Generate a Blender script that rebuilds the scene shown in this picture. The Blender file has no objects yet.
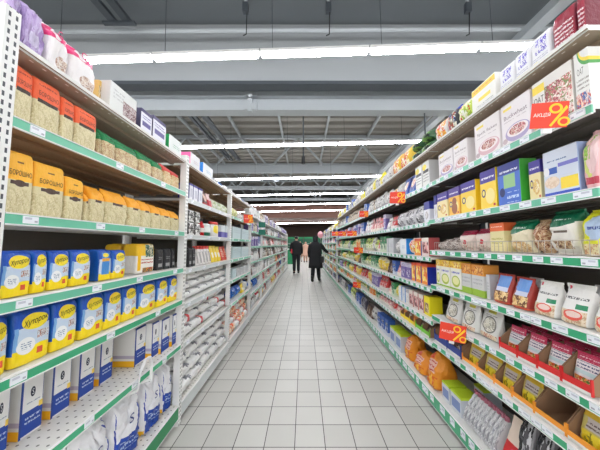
import bpy, bmesh, math, random
from mathutils import Vector, Matrix, noise
random.seed(7)
S = bpy.context.scene
COL = S.collection
PI = math.pi
D = bpy.data

# ------------------------------------------------------------------ camera
F, VX, HY, PITCH, CH = 246.0, 304.0, 244.5, math.radians(4.0), 1.4
cam = D.cameras.new('camera'); co = D.objects.new('camera', cam); COL.objects.link(co)
cam.sensor_fit = 'HORIZONTAL'; cam.sensor_width = 36.0; cam.lens = 36.0*F/600.0
py0 = HY - F*math.tan(PITCH)
cam.shift_x = -(VX-300.0)/600.0; cam.shift_y = (py0-225.0)/600.0
cam.clip_start = 0.02; cam.clip_end = 200
co.location = (0, 0, CH); co.rotation_euler = (PI/2+PITCH, 0, 0)
S.camera = co

# ------------------------------------------------------------------ helpers
def lin(c):
    o = []
    for v in c[:3]:
        v = v/255.0
        o.append(v/12.92 if v <= 0.04045 else ((v+0.055)/1.055)**2.4)
    return (o[0], o[1], o[2], 1.0)

class NB:
    """small node-tree writer"""
    def __init__(s, name):
        s.m = D.materials.new(name); s.m.use_nodes = True
        s.t = s.m.node_tree; s.n = s.t.nodes; s.l = s.t.links
        s.b = s.n['Principled BSDF']
    def put(s, sock, v):
        if isinstance(v, bpy.types.NodeSocket): s.l.new(v, sock)
        else: sock.default_value = v
    def math(s, op, a, b=0.0, clamp=False):
        n = s.n.new('ShaderNodeMath'); n.operation = op; n.use_clamp = clamp
        s.put(n.inputs[0], a); s.put(n.inputs[1], b); return n.outputs[0]
    def mix(s, f, a, b):
        n = s.n.new('ShaderNodeMix'); n.data_type = 'RGBA'
        s.put(n.inputs[0], f); s.put(n.inputs[6], a); s.put(n.inputs[7], b); return n.outputs[2]
    def noise(s, vec, scale, detail=2.0):
        n = s.n.new('ShaderNodeTexNoise'); s.l.new(vec, n.inputs['Vector'])
        n.inputs['Scale'].default_value = scale; n.inputs['Detail'].default_value = detail
        return n.outputs['Fac']
    def coord(s, k='Object'):
        return s.n.new('ShaderNodeTexCoord').outputs[k]
    def sep(s, v):
        n = s.n.new('ShaderNodeSeparateXYZ'); s.l.new(v, n.inputs[0]); return n.outputs
    def bump(s, h, strength=0.3, dist=0.01):
        n = s.n.new('ShaderNodeBump'); n.inputs['Strength'].default_value = strength
        n.inputs['Distance'].default_value = dist
        s.l.new(h, n.inputs['Height']); s.l.new(n.outputs[0], s.b.inputs['Normal'])
    def box(s, u, v, u0, u1, v0, v1):
        a = s.math('LESS_THAN', s.math('ABSOLUTE', s.math('SUBTRACT', u, (u0+u1)/2)), abs(u1-u0)/2)
        b = s.math('LESS_THAN', s.math('ABSOLUTE', s.math('SUBTRACT', v, (v0+v1)/2)), abs(v1-v0)/2)
        return s.math('MULTIPLY', a, b)
    def ell(s, u, v, uc, vc, ru, rv):
        a = s.math('POWER', s.math('DIVIDE', s.math('SUBTRACT', u, uc), ru), 2.0)
        b = s.math('POWER', s.math('DIVIDE', s.math('SUBTRACT', v, vc), rv), 2.0)
        return s.math('LESS_THAN', s.math('ADD', a, b), 1.0)
    def ramp(s, f, cols, const=True):
        n = s.n.new('ShaderNodeValToRGB'); r = n.color_ramp
        r.interpolation = 'CONSTANT' if const else 'LINEAR'
        while len(r.elements) < len(cols): r.elements.new(0.5)
        for i, c in enumerate(cols):
            r.elements[i].position = i/len(cols) if const else i/max(1, len(cols)-1)
            r.elements[i].color = lin(c)
        s.l.new(f, n.inputs[0]); return n.outputs[0]

def plain(name, c, rough=0.5, metal=0.0, var=0.0, scale=8.0):
    w = NB(name); w.b.inputs['Roughness'].default_value = rough
    w.b.inputs['Metallic'].default_value = metal
    col = lin(c)
    n = w.noise(w.coord(), scale, 3.0)
    k = 1.0-max(var, 0.04)
    dark = (col[0]*k, col[1]*k, col[2]*k, 1)
    w.put(w.b.inputs['Base Color'], w.mix(n, col, dark))
    return w.m

def emit(name, c, st):
    w = NB(name); w.put(w.b.inputs['Base Color'], lin(c))
    w.put(w.b.inputs['Emission Color'], lin(c)); w.b.inputs['Emission Strength'].default_value = st
    return w.m

def printed(name, base, layers, rough=0.45, bump=0.25, bscale=9.0):
    """printed packaging: u,v run 0..1 over the front panel, u<0 and u>1 on the sides"""
    w = NB('print_'+name); w.b.inputs['Roughness'].default_value = rough
    uv = w.coord('UV'); o = w.sep(uv); u, v = o[0], o[1]
    c = lin(base)
    for L in layers:
        k = L[0]
        if k == 'rect':
            c = w.mix(w.box(u, v, *L[1:5]), c, lin(L[5]))
        elif k == 'band':
            c = w.mix(w.math('LESS_THAN', w.math('ABSOLUTE', w.math('SUBTRACT', v, (L[1]+L[2])/2)), (L[2]-L[1])/2), c, lin(L[3]))
        elif k == 'wave':      # wavy lower edge band from v1 up (dir 1) or down (dir -1)
            ph = w.math('MULTIPLY', w.math('SINE', w.math('MULTIPLY', u, L[3])), L[4])
            vv = w.math('ADD', v, ph)
            c = w.mix(w.math('GREATER_THAN' if L[2] > 0 else 'LESS_THAN', vv, L[1]), c, lin(L[5]))
        elif k == 'ell':
            c = w.mix(w.ell(u, v, *L[1:5]), c, lin(L[5]))
        elif k == 'side':
            m = w.math('GREATER_THAN', w.math('ABSOLUTE', w.math('SUBTRACT', u, 0.5)), 0.5)
            c = w.mix(m, c, lin(L[1]))
        elif k == 'sideband':
            m = w.math('GREATER_THAN', w.math('ABSOLUTE', w.math('SUBTRACT', u, 0.5)), 0.5)
            m = w.math('MULTIPLY', m, w.math('LESS_THAN', w.math('ABSOLUTE', w.math('SUBTRACT', v, (L[1]+L[2])/2)), (L[2]-L[1])/2))
            c = w.mix(m, c, lin(L[3]))
        elif k in ('pic', 'epic', 'allpic'):
            vo = w.n.new('ShaderNodeTexVoronoi'); vo.inputs['Scale'].default_value = L[6]*1.9
            nz = w.n.new('ShaderNodeTexNoise'); nz.inputs['Scale'].default_value = L[6]*1.6; nz.inputs['Detail'].default_value = 4
            w.l.new(uv, nz.inputs['Vector'])
            ad = w.n.new('ShaderNodeMix'); ad.data_type = 'RGBA'; ad.inputs[0].default_value = 0.35
            w.l.new(uv, ad.inputs[6]); w.l.new(nz.outputs['Color'], ad.inputs[7])
            w.l.new(ad.outputs[2], vo.inputs['Vector'])
            sx = w.sep(vo.outputs['Color'])
            pc = w.ramp(sx[0], L[5])
            if k == 'allpic': m = w.math('LESS_THAN', w.math('ABSOLUTE', w.math('SUBTRACT', v, (L[3]+L[4])/2)), (L[4]-L[3])/2)
            else: m = (w.box if k == 'pic' else w.ell)(u, v, *L[1:5])
            c = w.mix(m, c, pc)
        elif k == 'lines':     # rows of small print
            m = w.box(u, v, *L[1:5])
            r = w.math('FRACT', w.math('MULTIPLY', v, L[6]))
            m = w.math('MULTIPLY', m, w.math('LESS_THAN', r, 0.45))
            nn = w.noise(uv, 22.0, 0.0)
            m = w.math('MULTIPLY', m, w.math('GREATER_THAN', nn, 0.44))
            c = w.mix(m, c, lin(L[5]))
    w.put(w.b.inputs['Base Color'], c)
    if bump:
        w.bump(w.noise(w.coord(), bscale, 3.0), bump, 0.02)
    return w.m

def link(name, me, mat=None, parent=None):
    o = D.objects.new(name, me); COL.objects.link(o)
    if mat is not None: me.materials.append(mat)
    if parent: o.parent = parent
    return o

def tag(o, label, cat, group=None):
    o['label'] = label; o['category'] = cat
    if group: o['group'] = group
    return o

def struct(o): o['kind'] = 'structure'; return o

def empty(name, loc=(0, 0, 0), rz=0.0):
    o = D.objects.new(name, None); COL.objects.link(o); o.location = loc; o.rotation_euler = (0, 0, rz)
    o.empty_display_size = 0.05
    return o

def bm_box(bm, x0, x1, y0, y1, z0, z1, mi=0):
    vs = [bm.verts.new(p) for p in ((x0,y0,z0),(x1,y0,z0),(x1,y1,z0),(x0,y1,z0),(x0,y0,z1),(x1,y0,z1),(x1,y1,z1),(x0,y1,z1))]
    for f in ((3,2,1,0),(4,5,6,7),(0,1,5,4),(1,2,6,5),(2,3,7,6),(3,0,4,7)):
        fc = bm.faces.new([vs[i] for i in f]); fc.material_index = mi
    return vs

def fin(bm, name, smooth=False):
    me = D.meshes.new(name)
    bmesh.ops.recalc_face_normals(bm, faces=bm.faces)
    bm.to_mesh(me); bm.free()
    if smooth:
        for p in me.polygons: p.use_smooth = True
    return me

def boxmesh(name, *a, bevel=0.0):
    bm = bmesh.new(); bm_box(bm, *a)
    if bevel: bmesh.ops.bevel(bm, geom=bm.edges[:], offset=bevel, segments=1, affect='EDGES')
    return fin(bm, name)

def bm_bar(bm, a, b, r, n=8):
    a, b = Vector(a), Vector(b); d = (b-a).normalized()
    x = d.orthogonal().normalized(); y = d.cross(x)
    ra = [bm.verts.new(a+x*r*math.cos(2*PI*i/n)+y*r*math.sin(2*PI*i/n)) for i in range(n)]
    rb = [bm.verts.new(b+x*r*math.cos(2*PI*i/n)+y*r*math.sin(2*PI*i/n)) for i in range(n)]
    for i in range(n): bm.faces.new((ra[i], ra[(i+1)%n], rb[(i+1)%n], rb[i]))
    bm.faces.new(ra[::-1]); bm.faces.new(rb)

def bm_beam(bm, a, b, w, h):
    """rectangular bar from a to b, w sideways, h upwards"""
    a, b = Vector(a), Vector(b); d = (b-a).normalized()
    s = d.cross(Vector((0, 0, 1)))
    s = Vector((1, 0, 0)) if s.length < 1e-4 else s.normalized()
    u = s.cross(d).normalized()
    q = [(-w/2,-h/2),(w/2,-h/2),(w/2,h/2),(-w/2,h/2)]
    ra = [bm.verts.new(a+s*i+u*j) for i, j in q]; rb = [bm.verts.new(b+s*i+u*j) for i, j in q]
    for i in range(4): bm.faces.new((ra[i], ra[(i+1)%4], rb[(i+1)%4], rb[i]))
    bm.faces.new(ra[::-1]); bm.faces.new(rb)

# ------------------------------------------------------------------ packaging bodies (unit size: x,y -.5...5, z 0..1, front at -y)
def sect_super(n, e):
    pts = []
    q = n//4
    for s in range(4):                       # front, right, back, left
        for i in range(q):
            a = -3*PI/4 + s*PI/2 + i*(PI/2)/q
            ca, sa = math.cos(a), math.sin(a)
            k = (abs(ca)**e+abs(sa)**e)**(-1.0/e)
            pts.append((ca*k, sa*k, s))
    return pts
def sect_box(c):
    k = 1-c
    return [(-k,-1,0),(k,-1,1),(1,-k,1),(1,k,2),(k,1,2),(-k,1,3),(-1,k,3),(-1,-k,0)]

def ring_body(name, sect, levels, crumple=0.0, seed=0, smooth=True, freq=3.0, crease=0.0):
    bm = bmesh.new(); uvl = bm.loops.layers.uv.new('UVMap')
    n = len(sect); rings = []; flat = {}
    off = Vector((seed*7.3, seed*3.1, seed*1.7))
    for lv in levels:
        z, hw, hd = lv[:3]; yo = lv[3] if len(lv) > 3 else 0.0
        ring = []
        for (x, y, s) in sect:
            p = Vector((x*hw, y*hd+yo, z))
            if crumple:
                k = noise.noise(p*freq+off)*crumple
                k2 = noise.noise(p*freq*2.3+off*2)*crumple*0.6
                p.x -= abs(k)*(1 if abs(x) > .5 else 0.3)*(1 if x > 0 else -1)
                p.y += (k+k2)*(-1 if y < 0 else 1)*min(1.0, hd*3)
                if crease:
                    r1 = abs(noise.noise(Vector((p.x*3.2+p.z*2.0, p.y*3.0, p.z*5.0-p.x*2.5))+off*2)); r2 = abs(noise.noise(p*9.0+off))
                    q = max(0.0, .22-r1)*1.0+max(0.0, .15-r2)*.5
                    p.y += q*crease*(1 if y < 0 else -1); p.x -= q*crease*.5*(1 if x > 0 else -1)
                if 0.05 < z: p.z += noise.noise(p*2.0+off*1.5)*crumple*0.8*z
            nv = bm.verts.new(p); flat[nv] = (x*hw, y*hd, z); ring.append(nv)
        rings.append(ring)
    def uof(x, y, s):
        if s == 0: return x+.5
        if s == 1: return 1.0+(y+.5)*.5
        if s == 2: return 1.5+(.5-x)
        return -(y+.5)*.5
    for k in range(len(rings)-1):
        for i in range(n):
            j = (i+1) % n; s = sect[i][2]
            f = bm.faces.new((rings[k][i], rings[k][j], rings[k+1][j], rings[k+1][i]))
            f.smooth = smooth
            for lp in f.loops:
                c = flat[lp.vert]
                lp[uvl].uv = (uof(c[0], c[1], s), c[2])
    for ring, top in ((rings[0], False), (rings[-1], True)):
        f = bm.faces.new(ring if top else ring[::-1])
        for lp in f.loops:
            c = lp.vert.co
            lp[uvl].uv = (c.x+.5, 1.0+(c.y+.5)*.3 if top else -.1)
    me = D.meshes.new(name)
    bm.to_mesh(me); bm.free()
    return me

def smooth_levels(lv, m=2):
    out = []
    for a, b in zip(lv, lv[1:]):
        for i in range(m):
            t = i/m
            out.append(tuple(x+(y-x)*t for x, y in zip(a, b)))
    out.append(lv[-1]); return out

BAG = [(0,.45,.45),(.02,.49,.49),(.2,.5,.5),(.4,.5,.5),(.6,.5,.5),(.8,.5,.49),(.91,.492,.465),(.96,.48,.42),(.985,.465,.36),(1,.44,.27)]
FOLD = [(0,.45,.45),(.02,.49,.49),(.25,.5,.5),(.5,.5,.5),(.7,.5,.46),(.82,.49,.34),(.92,.48,.16),(.96,.48,.06),(1,.48,.05)]
PILLOW = [(0,.46,.03),(.04,.47,.05),(.1,.49,.22),(.22,.5,.40),(.4,.49,.49),(.6,.49,.5),(.78,.5,.40),(.9,.49,.22),(.96,.47,.05),(1,.46,.03)]
POUCH = [(0,.46,.44),(.03,.49,.49),(.15,.5,.5),(.35,.5,.43),(.6,.49,.28),(.8,.48,.12),(.9,.48,.04),(1,.48,.03)]
SACK = [(0,.42,.40),(.03,.48,.47),(.2,.5,.5),(.45,.5,.5),(.65,.49,.47),(.8,.46,.38),(.9,.43,.24),(.96,.42,.12),(1,.42,.06)]
BOTTLE = [(0,.44,.44),(.02,.5,.5),(.55,.5,.5),(.68,.44,.44),(.76,.26,.26),(.8,.2,.2),(.86,.2,.2),(.865,.24,.24),(.98,.24,.24),(1,.22,.22)]
JAR = [(0,.46,.46),(.03,.5,.5),(.7,.5,.5),(.78,.42,.42),(.8,.44,.44),(.97,.44,.44),(1,.42,.42)]
BRICK = [(0,.40,.30),(.03,.46,.42),(.10,.49,.49),(.3,.5,.5),(.7,.5,.5),(.9,.49,.49),(.97,.46,.42),(1,.40,.30)]
HEAP = [(0,.44,.44),(.08,.5,.5),(.3,.5,.5),(.55,.46,.46),(.8,.33,.34),(.94,.18,.18),(1,.06,.06)]

def body(kind, seed):
    if kind == 'box': return ring_body('carton_body', sect_box(.03), [(0,.485,.485),(.012,.5,.5),(.988,.5,.5),(1,.485,.485)], smooth=False)
    if kind == 'bag': return ring_body('bag_body', sect_super(40, 14), smooth_levels(BAG), .024, seed, freq=4.0)
    if kind == 'fold': return ring_body('bag_body', sect_super(48, 7), smooth_levels(FOLD, 3), .045, seed, freq=4.0, crease=.22)
    if kind == 'pillow': return ring_body('pillow_bag_body', sect_super(40, 3.5), smooth_levels(PILLOW, 3), .035, seed, crease=.25)
    if kind == 'pouch': return ring_body('pouch_body', sect_super(40, 5), smooth_levels(POUCH, 3), .025, seed, crease=.18)
    if kind == 'sack': return ring_body('sack_body', sect_super(60, 5), smooth_levels(SACK, 5), .06, seed, freq=4.0, crease=.4)
    if kind == 'lump': return ring_body('bag_body', sect_super(40, 3), smooth_levels(HEAP, 3), .08, seed, crease=.35)
    if kind == 'brick': return ring_body('bag_body', sect_super(40, 5), smooth_levels(BRICK, 3), .05, seed, freq=4.0, crease=.3)
    if kind == 'bottle': return ring_body('bottle_body', sect_super(24, 2), BOTTLE)
    if kind == 'jar': return ring_body('jar_body', sect_super(24, 2), JAR)
DEP = {'box': .5, 'bag': .5, 'fold': .5, 'pillow': .5, 'pouch': .45, 'sack': .5, 'brick': .5, 'lump': .5, 'bottle': .5, 'jar': .5}

TXT = {}
FONTDG = None
def text_mesh(s, shear=0.0):
    """lettering as a flat mesh, fitted to -.5...5 in x and z, facing -y"""
    if (s, shear) in TXT: return TXT[(s, shear)]
    cu = D.curves.new('lettering', 'FONT'); cu.body = s; cu.shear = shear; cu.resolution_u = 2
    ob = D.objects.new('lettering_source', cu); COL.objects.link(ob)
    bpy.context.view_layer.update()
    me = D.meshes.new_from_object(ob.evaluated_get(bpy.context.evaluated_depsgraph_get()))
    D.objects.remove(ob); D.curves.remove(cu)
    xs = [v.co.x for v in me.vertices]; ys = [v.co.y for v in me.vertices]
    x0, x1, y0, y1 = min(xs), max(xs), min(ys), max(ys)
    for v in me.vertices:
        v.co = Vector(((v.co.x-x0)/(x1-x0)-.5, 0.0, (v.co.y-y0)/(y1-y0)-.5))
    me.update()
    TXT[(s, shear)] = me; return me

INK = {}
def ink(c):
    if c not in INK: INK[c] = plain('ink_%d_%d_%d' % c, c, .5)
    return INK[c]

def letter(parent, s, uc, vc, wu, hv, c, y=-.515, rot=0.0, shear=0.0, name='lettering'):
    me = text_mesh(s, shear).copy()
    cr, sr = math.cos(rot), math.sin(rot)
    for v in me.vertices:
        x, z = v.co.x*wu, v.co.z*hv
        v.co = Vector((x*cr-z*sr+uc-.5, y, x*sr+z*cr+vc))
    me.materials.append(ink(c))
    o = D.objects.new(name, me); o.parent = parent
    return o

# ------------------------------------------------------------------ styles of product
W = (238, 238, 236)
STY = {}
def sty(key, kind, name, desc, cat, base, layers=(), text=(), rough=.45, bump=.25, depth=.10):
    desc = desc.replace(' with a ', ' with ').replace(' with an ', ' with ').replace(' and a ', ' and ')
    STY[key] = dict(kind=kind, name=name, desc=desc, cat=cat, base=base, layers=list(layers), text=text, rough=rough, bump=bump, depth=depth)
WHEAT = [(222,212,172),(206,195,152),(228,218,182),(194,180,136),(216,206,164)]
BROWN = (62,42,34)
sty('flourO','bag','flour_bag','orange-topped beige flour bag','flour bag',(216,206,166),
    [('allpic',0,0,.0,.5,WHEAT,9),('band',.56,1.4,(240,106,62)),('rect',.12,.88,.53,.60,(66,50,44)),('lines',.15,.85,.83,.92,(170,60,40),14)],
    [('БОРОШНО',.5,.70,.74,.085,(110,38,30))],rough=.6,depth=.1)
sty('flourY','bag','flour_bag','yellow-topped beige flour bag','flour bag',(218,208,168),
    [('allpic',0,0,.0,.40,WHEAT,9),('band',.53,1.4,(250,186,56)),('rect',.18,.82,.46,.52,(78,58,52)),('ell',.5,.49,.2,.055,(78,58,52)),('rect',.38,.62,.81,.835,(120,80,40))],
    [('БОРОШНО',.5,.645,.78,.085,BROWN)],rough=.6,depth=.1)
sty('flourYs','fold','flour_bag','slumped yellow-topped flour bag','flour bag',(214,202,160),
    [('allpic',0,0,.0,.56,WHEAT,9),('band',.62,1.4,(250,176,48)),('rect',.25,.75,.56,.63,(78,58,52))],rough=.6,depth=.1)
sty('flourG','fold','flour_bag','green-topped beige flour bag','flour bag',(214,200,158),
    [('allpic',0,0,.0,.62,[(214,200,160),(190,160,120),(226,214,176),(172,120,92),(206,190,140)],13),('band',.60,1.4,(38,136,82)),('lines',.2,.8,.68,.78,(20,70,45),16)],rough=.6,depth=.1)
sty('flourR','fold','flour_bag','red-topped beige flour bag','flour bag',(222,206,160),
    [('allpic',0,0,.0,.66,[(226,212,168),(206,180,128),(232,220,182),(214,160,110)],11),('band',.66,1.4,(226,84,78))],rough=.6,depth=.1)
KH = [('wave',.30,-1,6.0,.03,(250,222,24)),('band',.68,1.4,(28,84,188)),('rect',.0,.12,.28,.7,(120,170,220)),
      ('ell',.56,.76,.37,.15,(250,226,50)),('ell',.34,.34,.24,.15,(236,238,240)),('pic',.62,.95,.42,.56,[(205,222,236),(196,120,90),(230,238,244),(120,60,40)],14),
      ('rect',.64,.80,.13,.25,(226,92,60)),('lines',.2,.48,.28,.4,(120,140,170),26),('side',(22,92,178)),('sideband',.0,.22,(246,216,30)),]
sty('khut','bag','flour_bag','blue and yellow flour bag','flour bag',(198,214,232),KH,
    [('Хуторок',.56,.76,.66,.14,(24,24,40),-.52,.12,.25)],rough=.4,depth=.1)
sty('khutb','bag','flour_bag','blue flour bag with a tall blue label','flour bag',(198,214,232),
    [('wave',.24,-1,6.0,.03,(250,222,24)),('band',.7,1.4,(28,84,188)),('rect',.2,.8,.2,.9,(70,140,210)),('rect',.2,.8,.62,.72,(240,170,60)),('ell',.5,.82,.22,.07,(250,226,50)),('side',(22,92,178))],rough=.4,depth=.1)
sty('yelpack','bag','flour_bag','tall yellow and white pack','flour bag',(240,236,228),
    [('band',.6,1.4,(250,200,36)),('pic',.45,.95,.55,.98,[(40,96,80),(70,120,96),(240,230,200),(34,74,60)],10),('rect',.0,.18,.1,1,(250,196,30)),
     ('pic',.3,.95,.02,.18,[(60,96,70),(240,180,40),(200,60,40)],10),('lines',.2,.95,.3,.48,(190,60,50),9)],rough=.4,depth=.1)
sty('blackpack','bag','flour_bag','black paper pack','flour bag',(34,34,38),[('rect',.2,.8,.14,.30,(170,170,170)),('lines',.2,.8,.5,.62,(150,150,150),12)],depth=.09)
WB = [('rect',.0,.08,.0,1,(28,62,140)),('band',.965,1.02,(28,62,140)),('rect',.08,1.0,.04,.42,(26,68,160)),('rect',.80,1.0,.40,.50,(246,210,90)),
      ('lines',.2,.9,.2,.34,(190,205,230),14),('lines',.25,.85,.53,.57,(150,160,180),24),('ell',.5,.72,.11,.085,(36,44,66)),('rect',.96,1.0,.5,1,(60,70,140)),('side',(230,230,228)),('sideband',.0,.16,(250,190,40)),('sideband',.22,.30,(190,180,200))]
sty('whitebox','box','flour_carton','white and blue flour carton','carton',(234,234,234),WB,[('S',.5,.72,.09,.10,(226,228,234),-.505)],bump=0,depth=.16)
sty('sack','sack','flour_sack','white and blue plastic flour sack','sack',(236,236,240),
    [('wave',.0,-1,1,0,(236,236,240)),('rect',.02,.10,.25,.98,(40,66,170)),('rect',.10,.98,.0,.36,(30,72,170)),('lines',.2,.9,.16,.3,(180,200,230),14),('sideband',.0,.1,(250,196,40)),('rect',.86,.92,.36,.9,(60,80,180))],
    [('S',.5,.58,.16,.13,(50,70,140),-.535)],rough=.3,bump=.5,depth=.2)
STY['sackh'] = dict(STY['sack'], desc='white and blue sack with raised handle')
sty('lilac','fold','bulk_bag','lilac plastic bag','bag',(186,164,212),[('pic',.1,.9,.1,.9,[(188,166,214),(204,186,226),(172,146,204)],4),('rect',.3,.7,.2,.4,(214,204,232))],rough=.25,bump=.6,depth=.22)
sty('pinkG','fold','breakfast_bag','white bag with a pink band','bag',(236,232,232),
    [('band',.62,.86,(222,60,120)),('ell',.4,.73,.22,.1,(240,236,236)),('epic',.62,.2,.3,.16,[(190,160,140),(214,196,180),(236,228,220),(160,130,116)],9),('lines',.2,.9,.88,.96,(220,120,150),12)],
    [('G',.4,.73,.22,.15,(214,40,110),-.53)],rough=.3,depth=.16)
sty('cran','box','dried_fruit_box','white box speckled with dark cranberries','carton',(222,224,222),[('pic',.45,1,.0,.62,[(120,70,74),(196,180,178),(96,52,58),(214,206,204)],12),('side',(210,210,206)),('lines',.1,.5,.5,.8,(190,190,190),8)],bump=.1,depth=.2)
sty('yelbrown','box','small_carton','narrow yellow and brown carton','carton',(226,190,110),[('pic',0,1,.2,.8,[(226,190,110),(120,80,50),(236,226,200)],6)],bump=0,depth=.1)
sty('purplewh','box','tea_carton','white carton with violet print','carton',(226,226,238),[('rect',.0,1,.85,1,(70,60,110)),('rect',.12,.88,.3,.5,(80,70,140)),('lines',.1,.9,.55,.75,(110,100,160),10),('side',(70,66,96))],bump=0,depth=.12)
sty('greenwh','box','cereal_carton','white carton with a green side','carton',(226,232,230),[('side',(34,168,92)),('lines',.3,.8,.3,.6,(150,190,170),8)],bump=0,depth=.14)
sty('pinkwh','box','cereal_carton','white carton with a pink side','carton',(226,226,230),[('side',(236,96,160)),('lines',.3,.8,.3,.6,(200,180,190),8)],bump=0,depth=.14)
sty('bluewh','box','cereal_carton','white carton with a blue side','carton',(226,230,234),[('side',(40,140,220)),('lines',.3,.8,.3,.6,(150,180,210),8)],bump=0,depth=.14)
sty('boxbw','box','tea_carton','small white carton with a navy edge','carton',(222,222,232),[('rect',0,1,.88,1,(60,50,150)),('rect',.25,.8,.2,.7,(190,190,206)),('side',(60,56,140))],bump=0,depth=.1)
sty('redblack','pouch','coffee_pouch','dark red pouch with a pale face','pouch',(90,30,34),[('ell',.5,.55,.3,.25,(220,180,160)),('band',.0,.2,(170,40,40))],depth=.09)
sty('redpink','pouch','coffee_pouch','red pouch with a pale pink top','pouch',(200,50,66),[('band',.55,1,(226,190,186))],depth=.09)
sty('greenpale','pillow','pasta_bag','pale green and white bag','bag',(222,228,208),[('pic',.05,.95,.2,.9,[(222,230,206),(190,206,150),(236,238,228),(170,190,120)],6)],depth=.12)
sty('coffee','bag','coffee_pack','black and white coffee pack','pack',(230,230,228),[('pic',0,1,.1,.9,[(30,30,30),(226,226,222),(90,84,80),(240,240,240)],5),('side',(40,38,38)),('band',.46,.54,(36,34,34))],depth=.09)
sty('redbottle','bottle','sauce_bottle','slim red bottle with a white label','bottle',(200,36,40),[('band',.2,.45,(230,220,214)),('band',.84,1.1,(60,60,60))],rough=.2,depth=.06)
sty('whgreen','jar','sugar_jar','white jar with a green base','jar',(226,230,226),[('band',.0,.3,(20,110,80))],rough=.3,depth=.1)
sty('yelround','jar','cocoa_jar','white jar with a round yellow label','jar',(226,226,224),[('ell',.5,.5,.45,.28,(246,224,40)),('band',.82,1.1,(226,70,60))],rough=.3,depth=.1)
sty('whblue2','box','sugar_carton','white carton with a violet lower half','carton',(212,220,224),[('band',.0,.45,(100,96,180))],bump=0,depth=.09)
sty('redtop','pouch','coffee_pouch','white pouch with a red top','pouch',(226,222,220),[('band',.84,1.1,(222,50,40)),('rect',.2,.8,.1,.7,(176,172,170))],depth=.08)
sty('yelpouch','pouch','coffee_pouch','yellow pouch with a white patch','pouch',(244,214,60),[('rect',.2,.8,.3,.6,(240,236,220))],depth=.08)
sty('redpouch2','pouch','coffee_pouch','red and cream pouch','pouch',(214,80,60),[('lines',.1,.9,.2,.8,(236,220,200),8)],depth=.08)
MOT = [(240,240,238),(232,232,232),(242,242,242),(130,130,138),(236,236,234),(240,240,240),(222,222,222),(242,242,240)]
sty('sugar','brick','sugar_bag','white plastic sugar bag','bag',(240,240,238),[('allpic',0,0,.1,.9,MOT,4)],rough=.3,bump=.5,depth=.12)
sty('sugarR','brick','sugar_bag','white sugar bag with a red stripe','bag',(236,236,234),[('allpic',0,0,.1,.7,MOT,4),('band',.74,.93,(210,50,56))],rough=.3,bump=.5,depth=.14)
sty('sugarO','brick','sugar_bag','orange and white bag','bag',(240,236,230),[('allpic',0,0,.05,.95,[(244,150,80),(240,236,232),(240,110,60),(246,226,200),(240,236,232)],3)],rough=.3,bump=.5,depth=.14)
sty('palebox','box','pale_blue_case','large pale blue carton','carton',(196,214,218),[('lines',.1,.9,.5,.75,(180,198,204),6),('side',(180,198,200))],bump=0,depth=.25)
sty('lblue','box','shipping_carton','bright light blue carton','carton',(110,172,228),[('lines',.1,.9,.5,.75,(90,150,210),6),('side',(96,158,218))],bump=0,depth=.2)
sty('bluebag','pillow','salt_bag','bright blue plastic bag','bag',(24,96,196),[('pic',.1,.9,.2,.8,[(24,96,196),(60,140,220),(20,60,140),(220,228,236)],5)],rough=.3,depth=.14)
sty('yelgreenbag','pillow','rice_bag','pale yellow-green bag','bag',(220,220,150),[('pic',.1,.9,.2,.8,[(226,224,160),(190,200,110),(236,232,200)],5)],depth=.14)
# right hand shelves
sty('maroon','bag','muesli_bag','maroon bag with white print','bag',(150,22,52),[('lines',.08,.92,.12,.66,(236,220,222),9),('side',(112,14,40))],depth=.14)
sty('whviolet','bag','muesli_bag','white bag with violet lettering','bag',(232,232,236),[('pic',.25,.85,.38,.85,[(84,70,190),(232,232,236),(232,232,236),(110,100,206),(232,232,236)],7),('rect',.1,.35,.08,.16,(240,226,120)),('lines',.1,.9,.16,.3,(180,180,196),16)],depth=.12)
sty('yelwh','box','cereal_carton','large white carton with a yellow top','carton',(234,232,224),[('band',.74,.96,(244,206,70)),('rect',.3,.8,.36,.5,(242,220,90)),('lines',.1,.9,.8,.9,(220,120,60),12),('side',(228,226,220)),('lines',.2,.9,.1,.25,(170,170,170),16)],bump=0,depth=.2)
sty('limebag','pillow','snack_bag','lime green snack bag','bag',(196,214,90),[('pic',.0,1,.2,.95,[(196,214,90),(226,230,180),(150,180,50),(236,236,220),(210,60,50)],5),('band',.88,1.1,(200,40,40))],depth=.14)
sty('multibag','pillow','snack_bag','dark multicoloured snack bag','bag',(60,60,70),[('pic',0,1,.1,.85,[(60,70,90),(200,60,50),(230,226,210),(120,96,60),(40,60,140)],5),('band',.86,1.1,(40,70,180))],depth=.14)
sty('redwhbag','pillow','snack_bag','red and white snack bag','bag',(230,226,222),[('pic',0,1,.1,.95,[(226,70,60),(236,230,220),(240,180,60),(236,236,236)],5)],depth=.14)
sty('greenblk','pillow','bread_bag','green and black wrapped loaf','bag',(50,90,56),[('pic',0,1,.1,.9,[(40,70,50),(110,160,70),(24,30,28),(150,180,96)],4)],rough=.3,depth=.16)
sty('redyel','pillow','snack_bag','red and yellow snack bag','bag',(240,200,70),[('pic',0,1,.05,.95,[(240,200,80),(226,70,54),(244,236,210),(236,130,60)],5)],depth=.14)
sty('greywh','pillow','porridge_bag','grey and white patterned bag','bag',(214,212,210),[('pic',0,1,.1,.9,[(226,224,222),(170,166,166),(120,116,118),(236,234,232),(200,196,190)],6)],depth=.12)
sty('yelsnack','pillow','snack_bag','bright yellow snack bag','bag',(240,228,60),[('pic',.1,.9,.2,.8,[(240,228,60),(226,200,40),(236,236,220)],5)],depth=.12)
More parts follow.
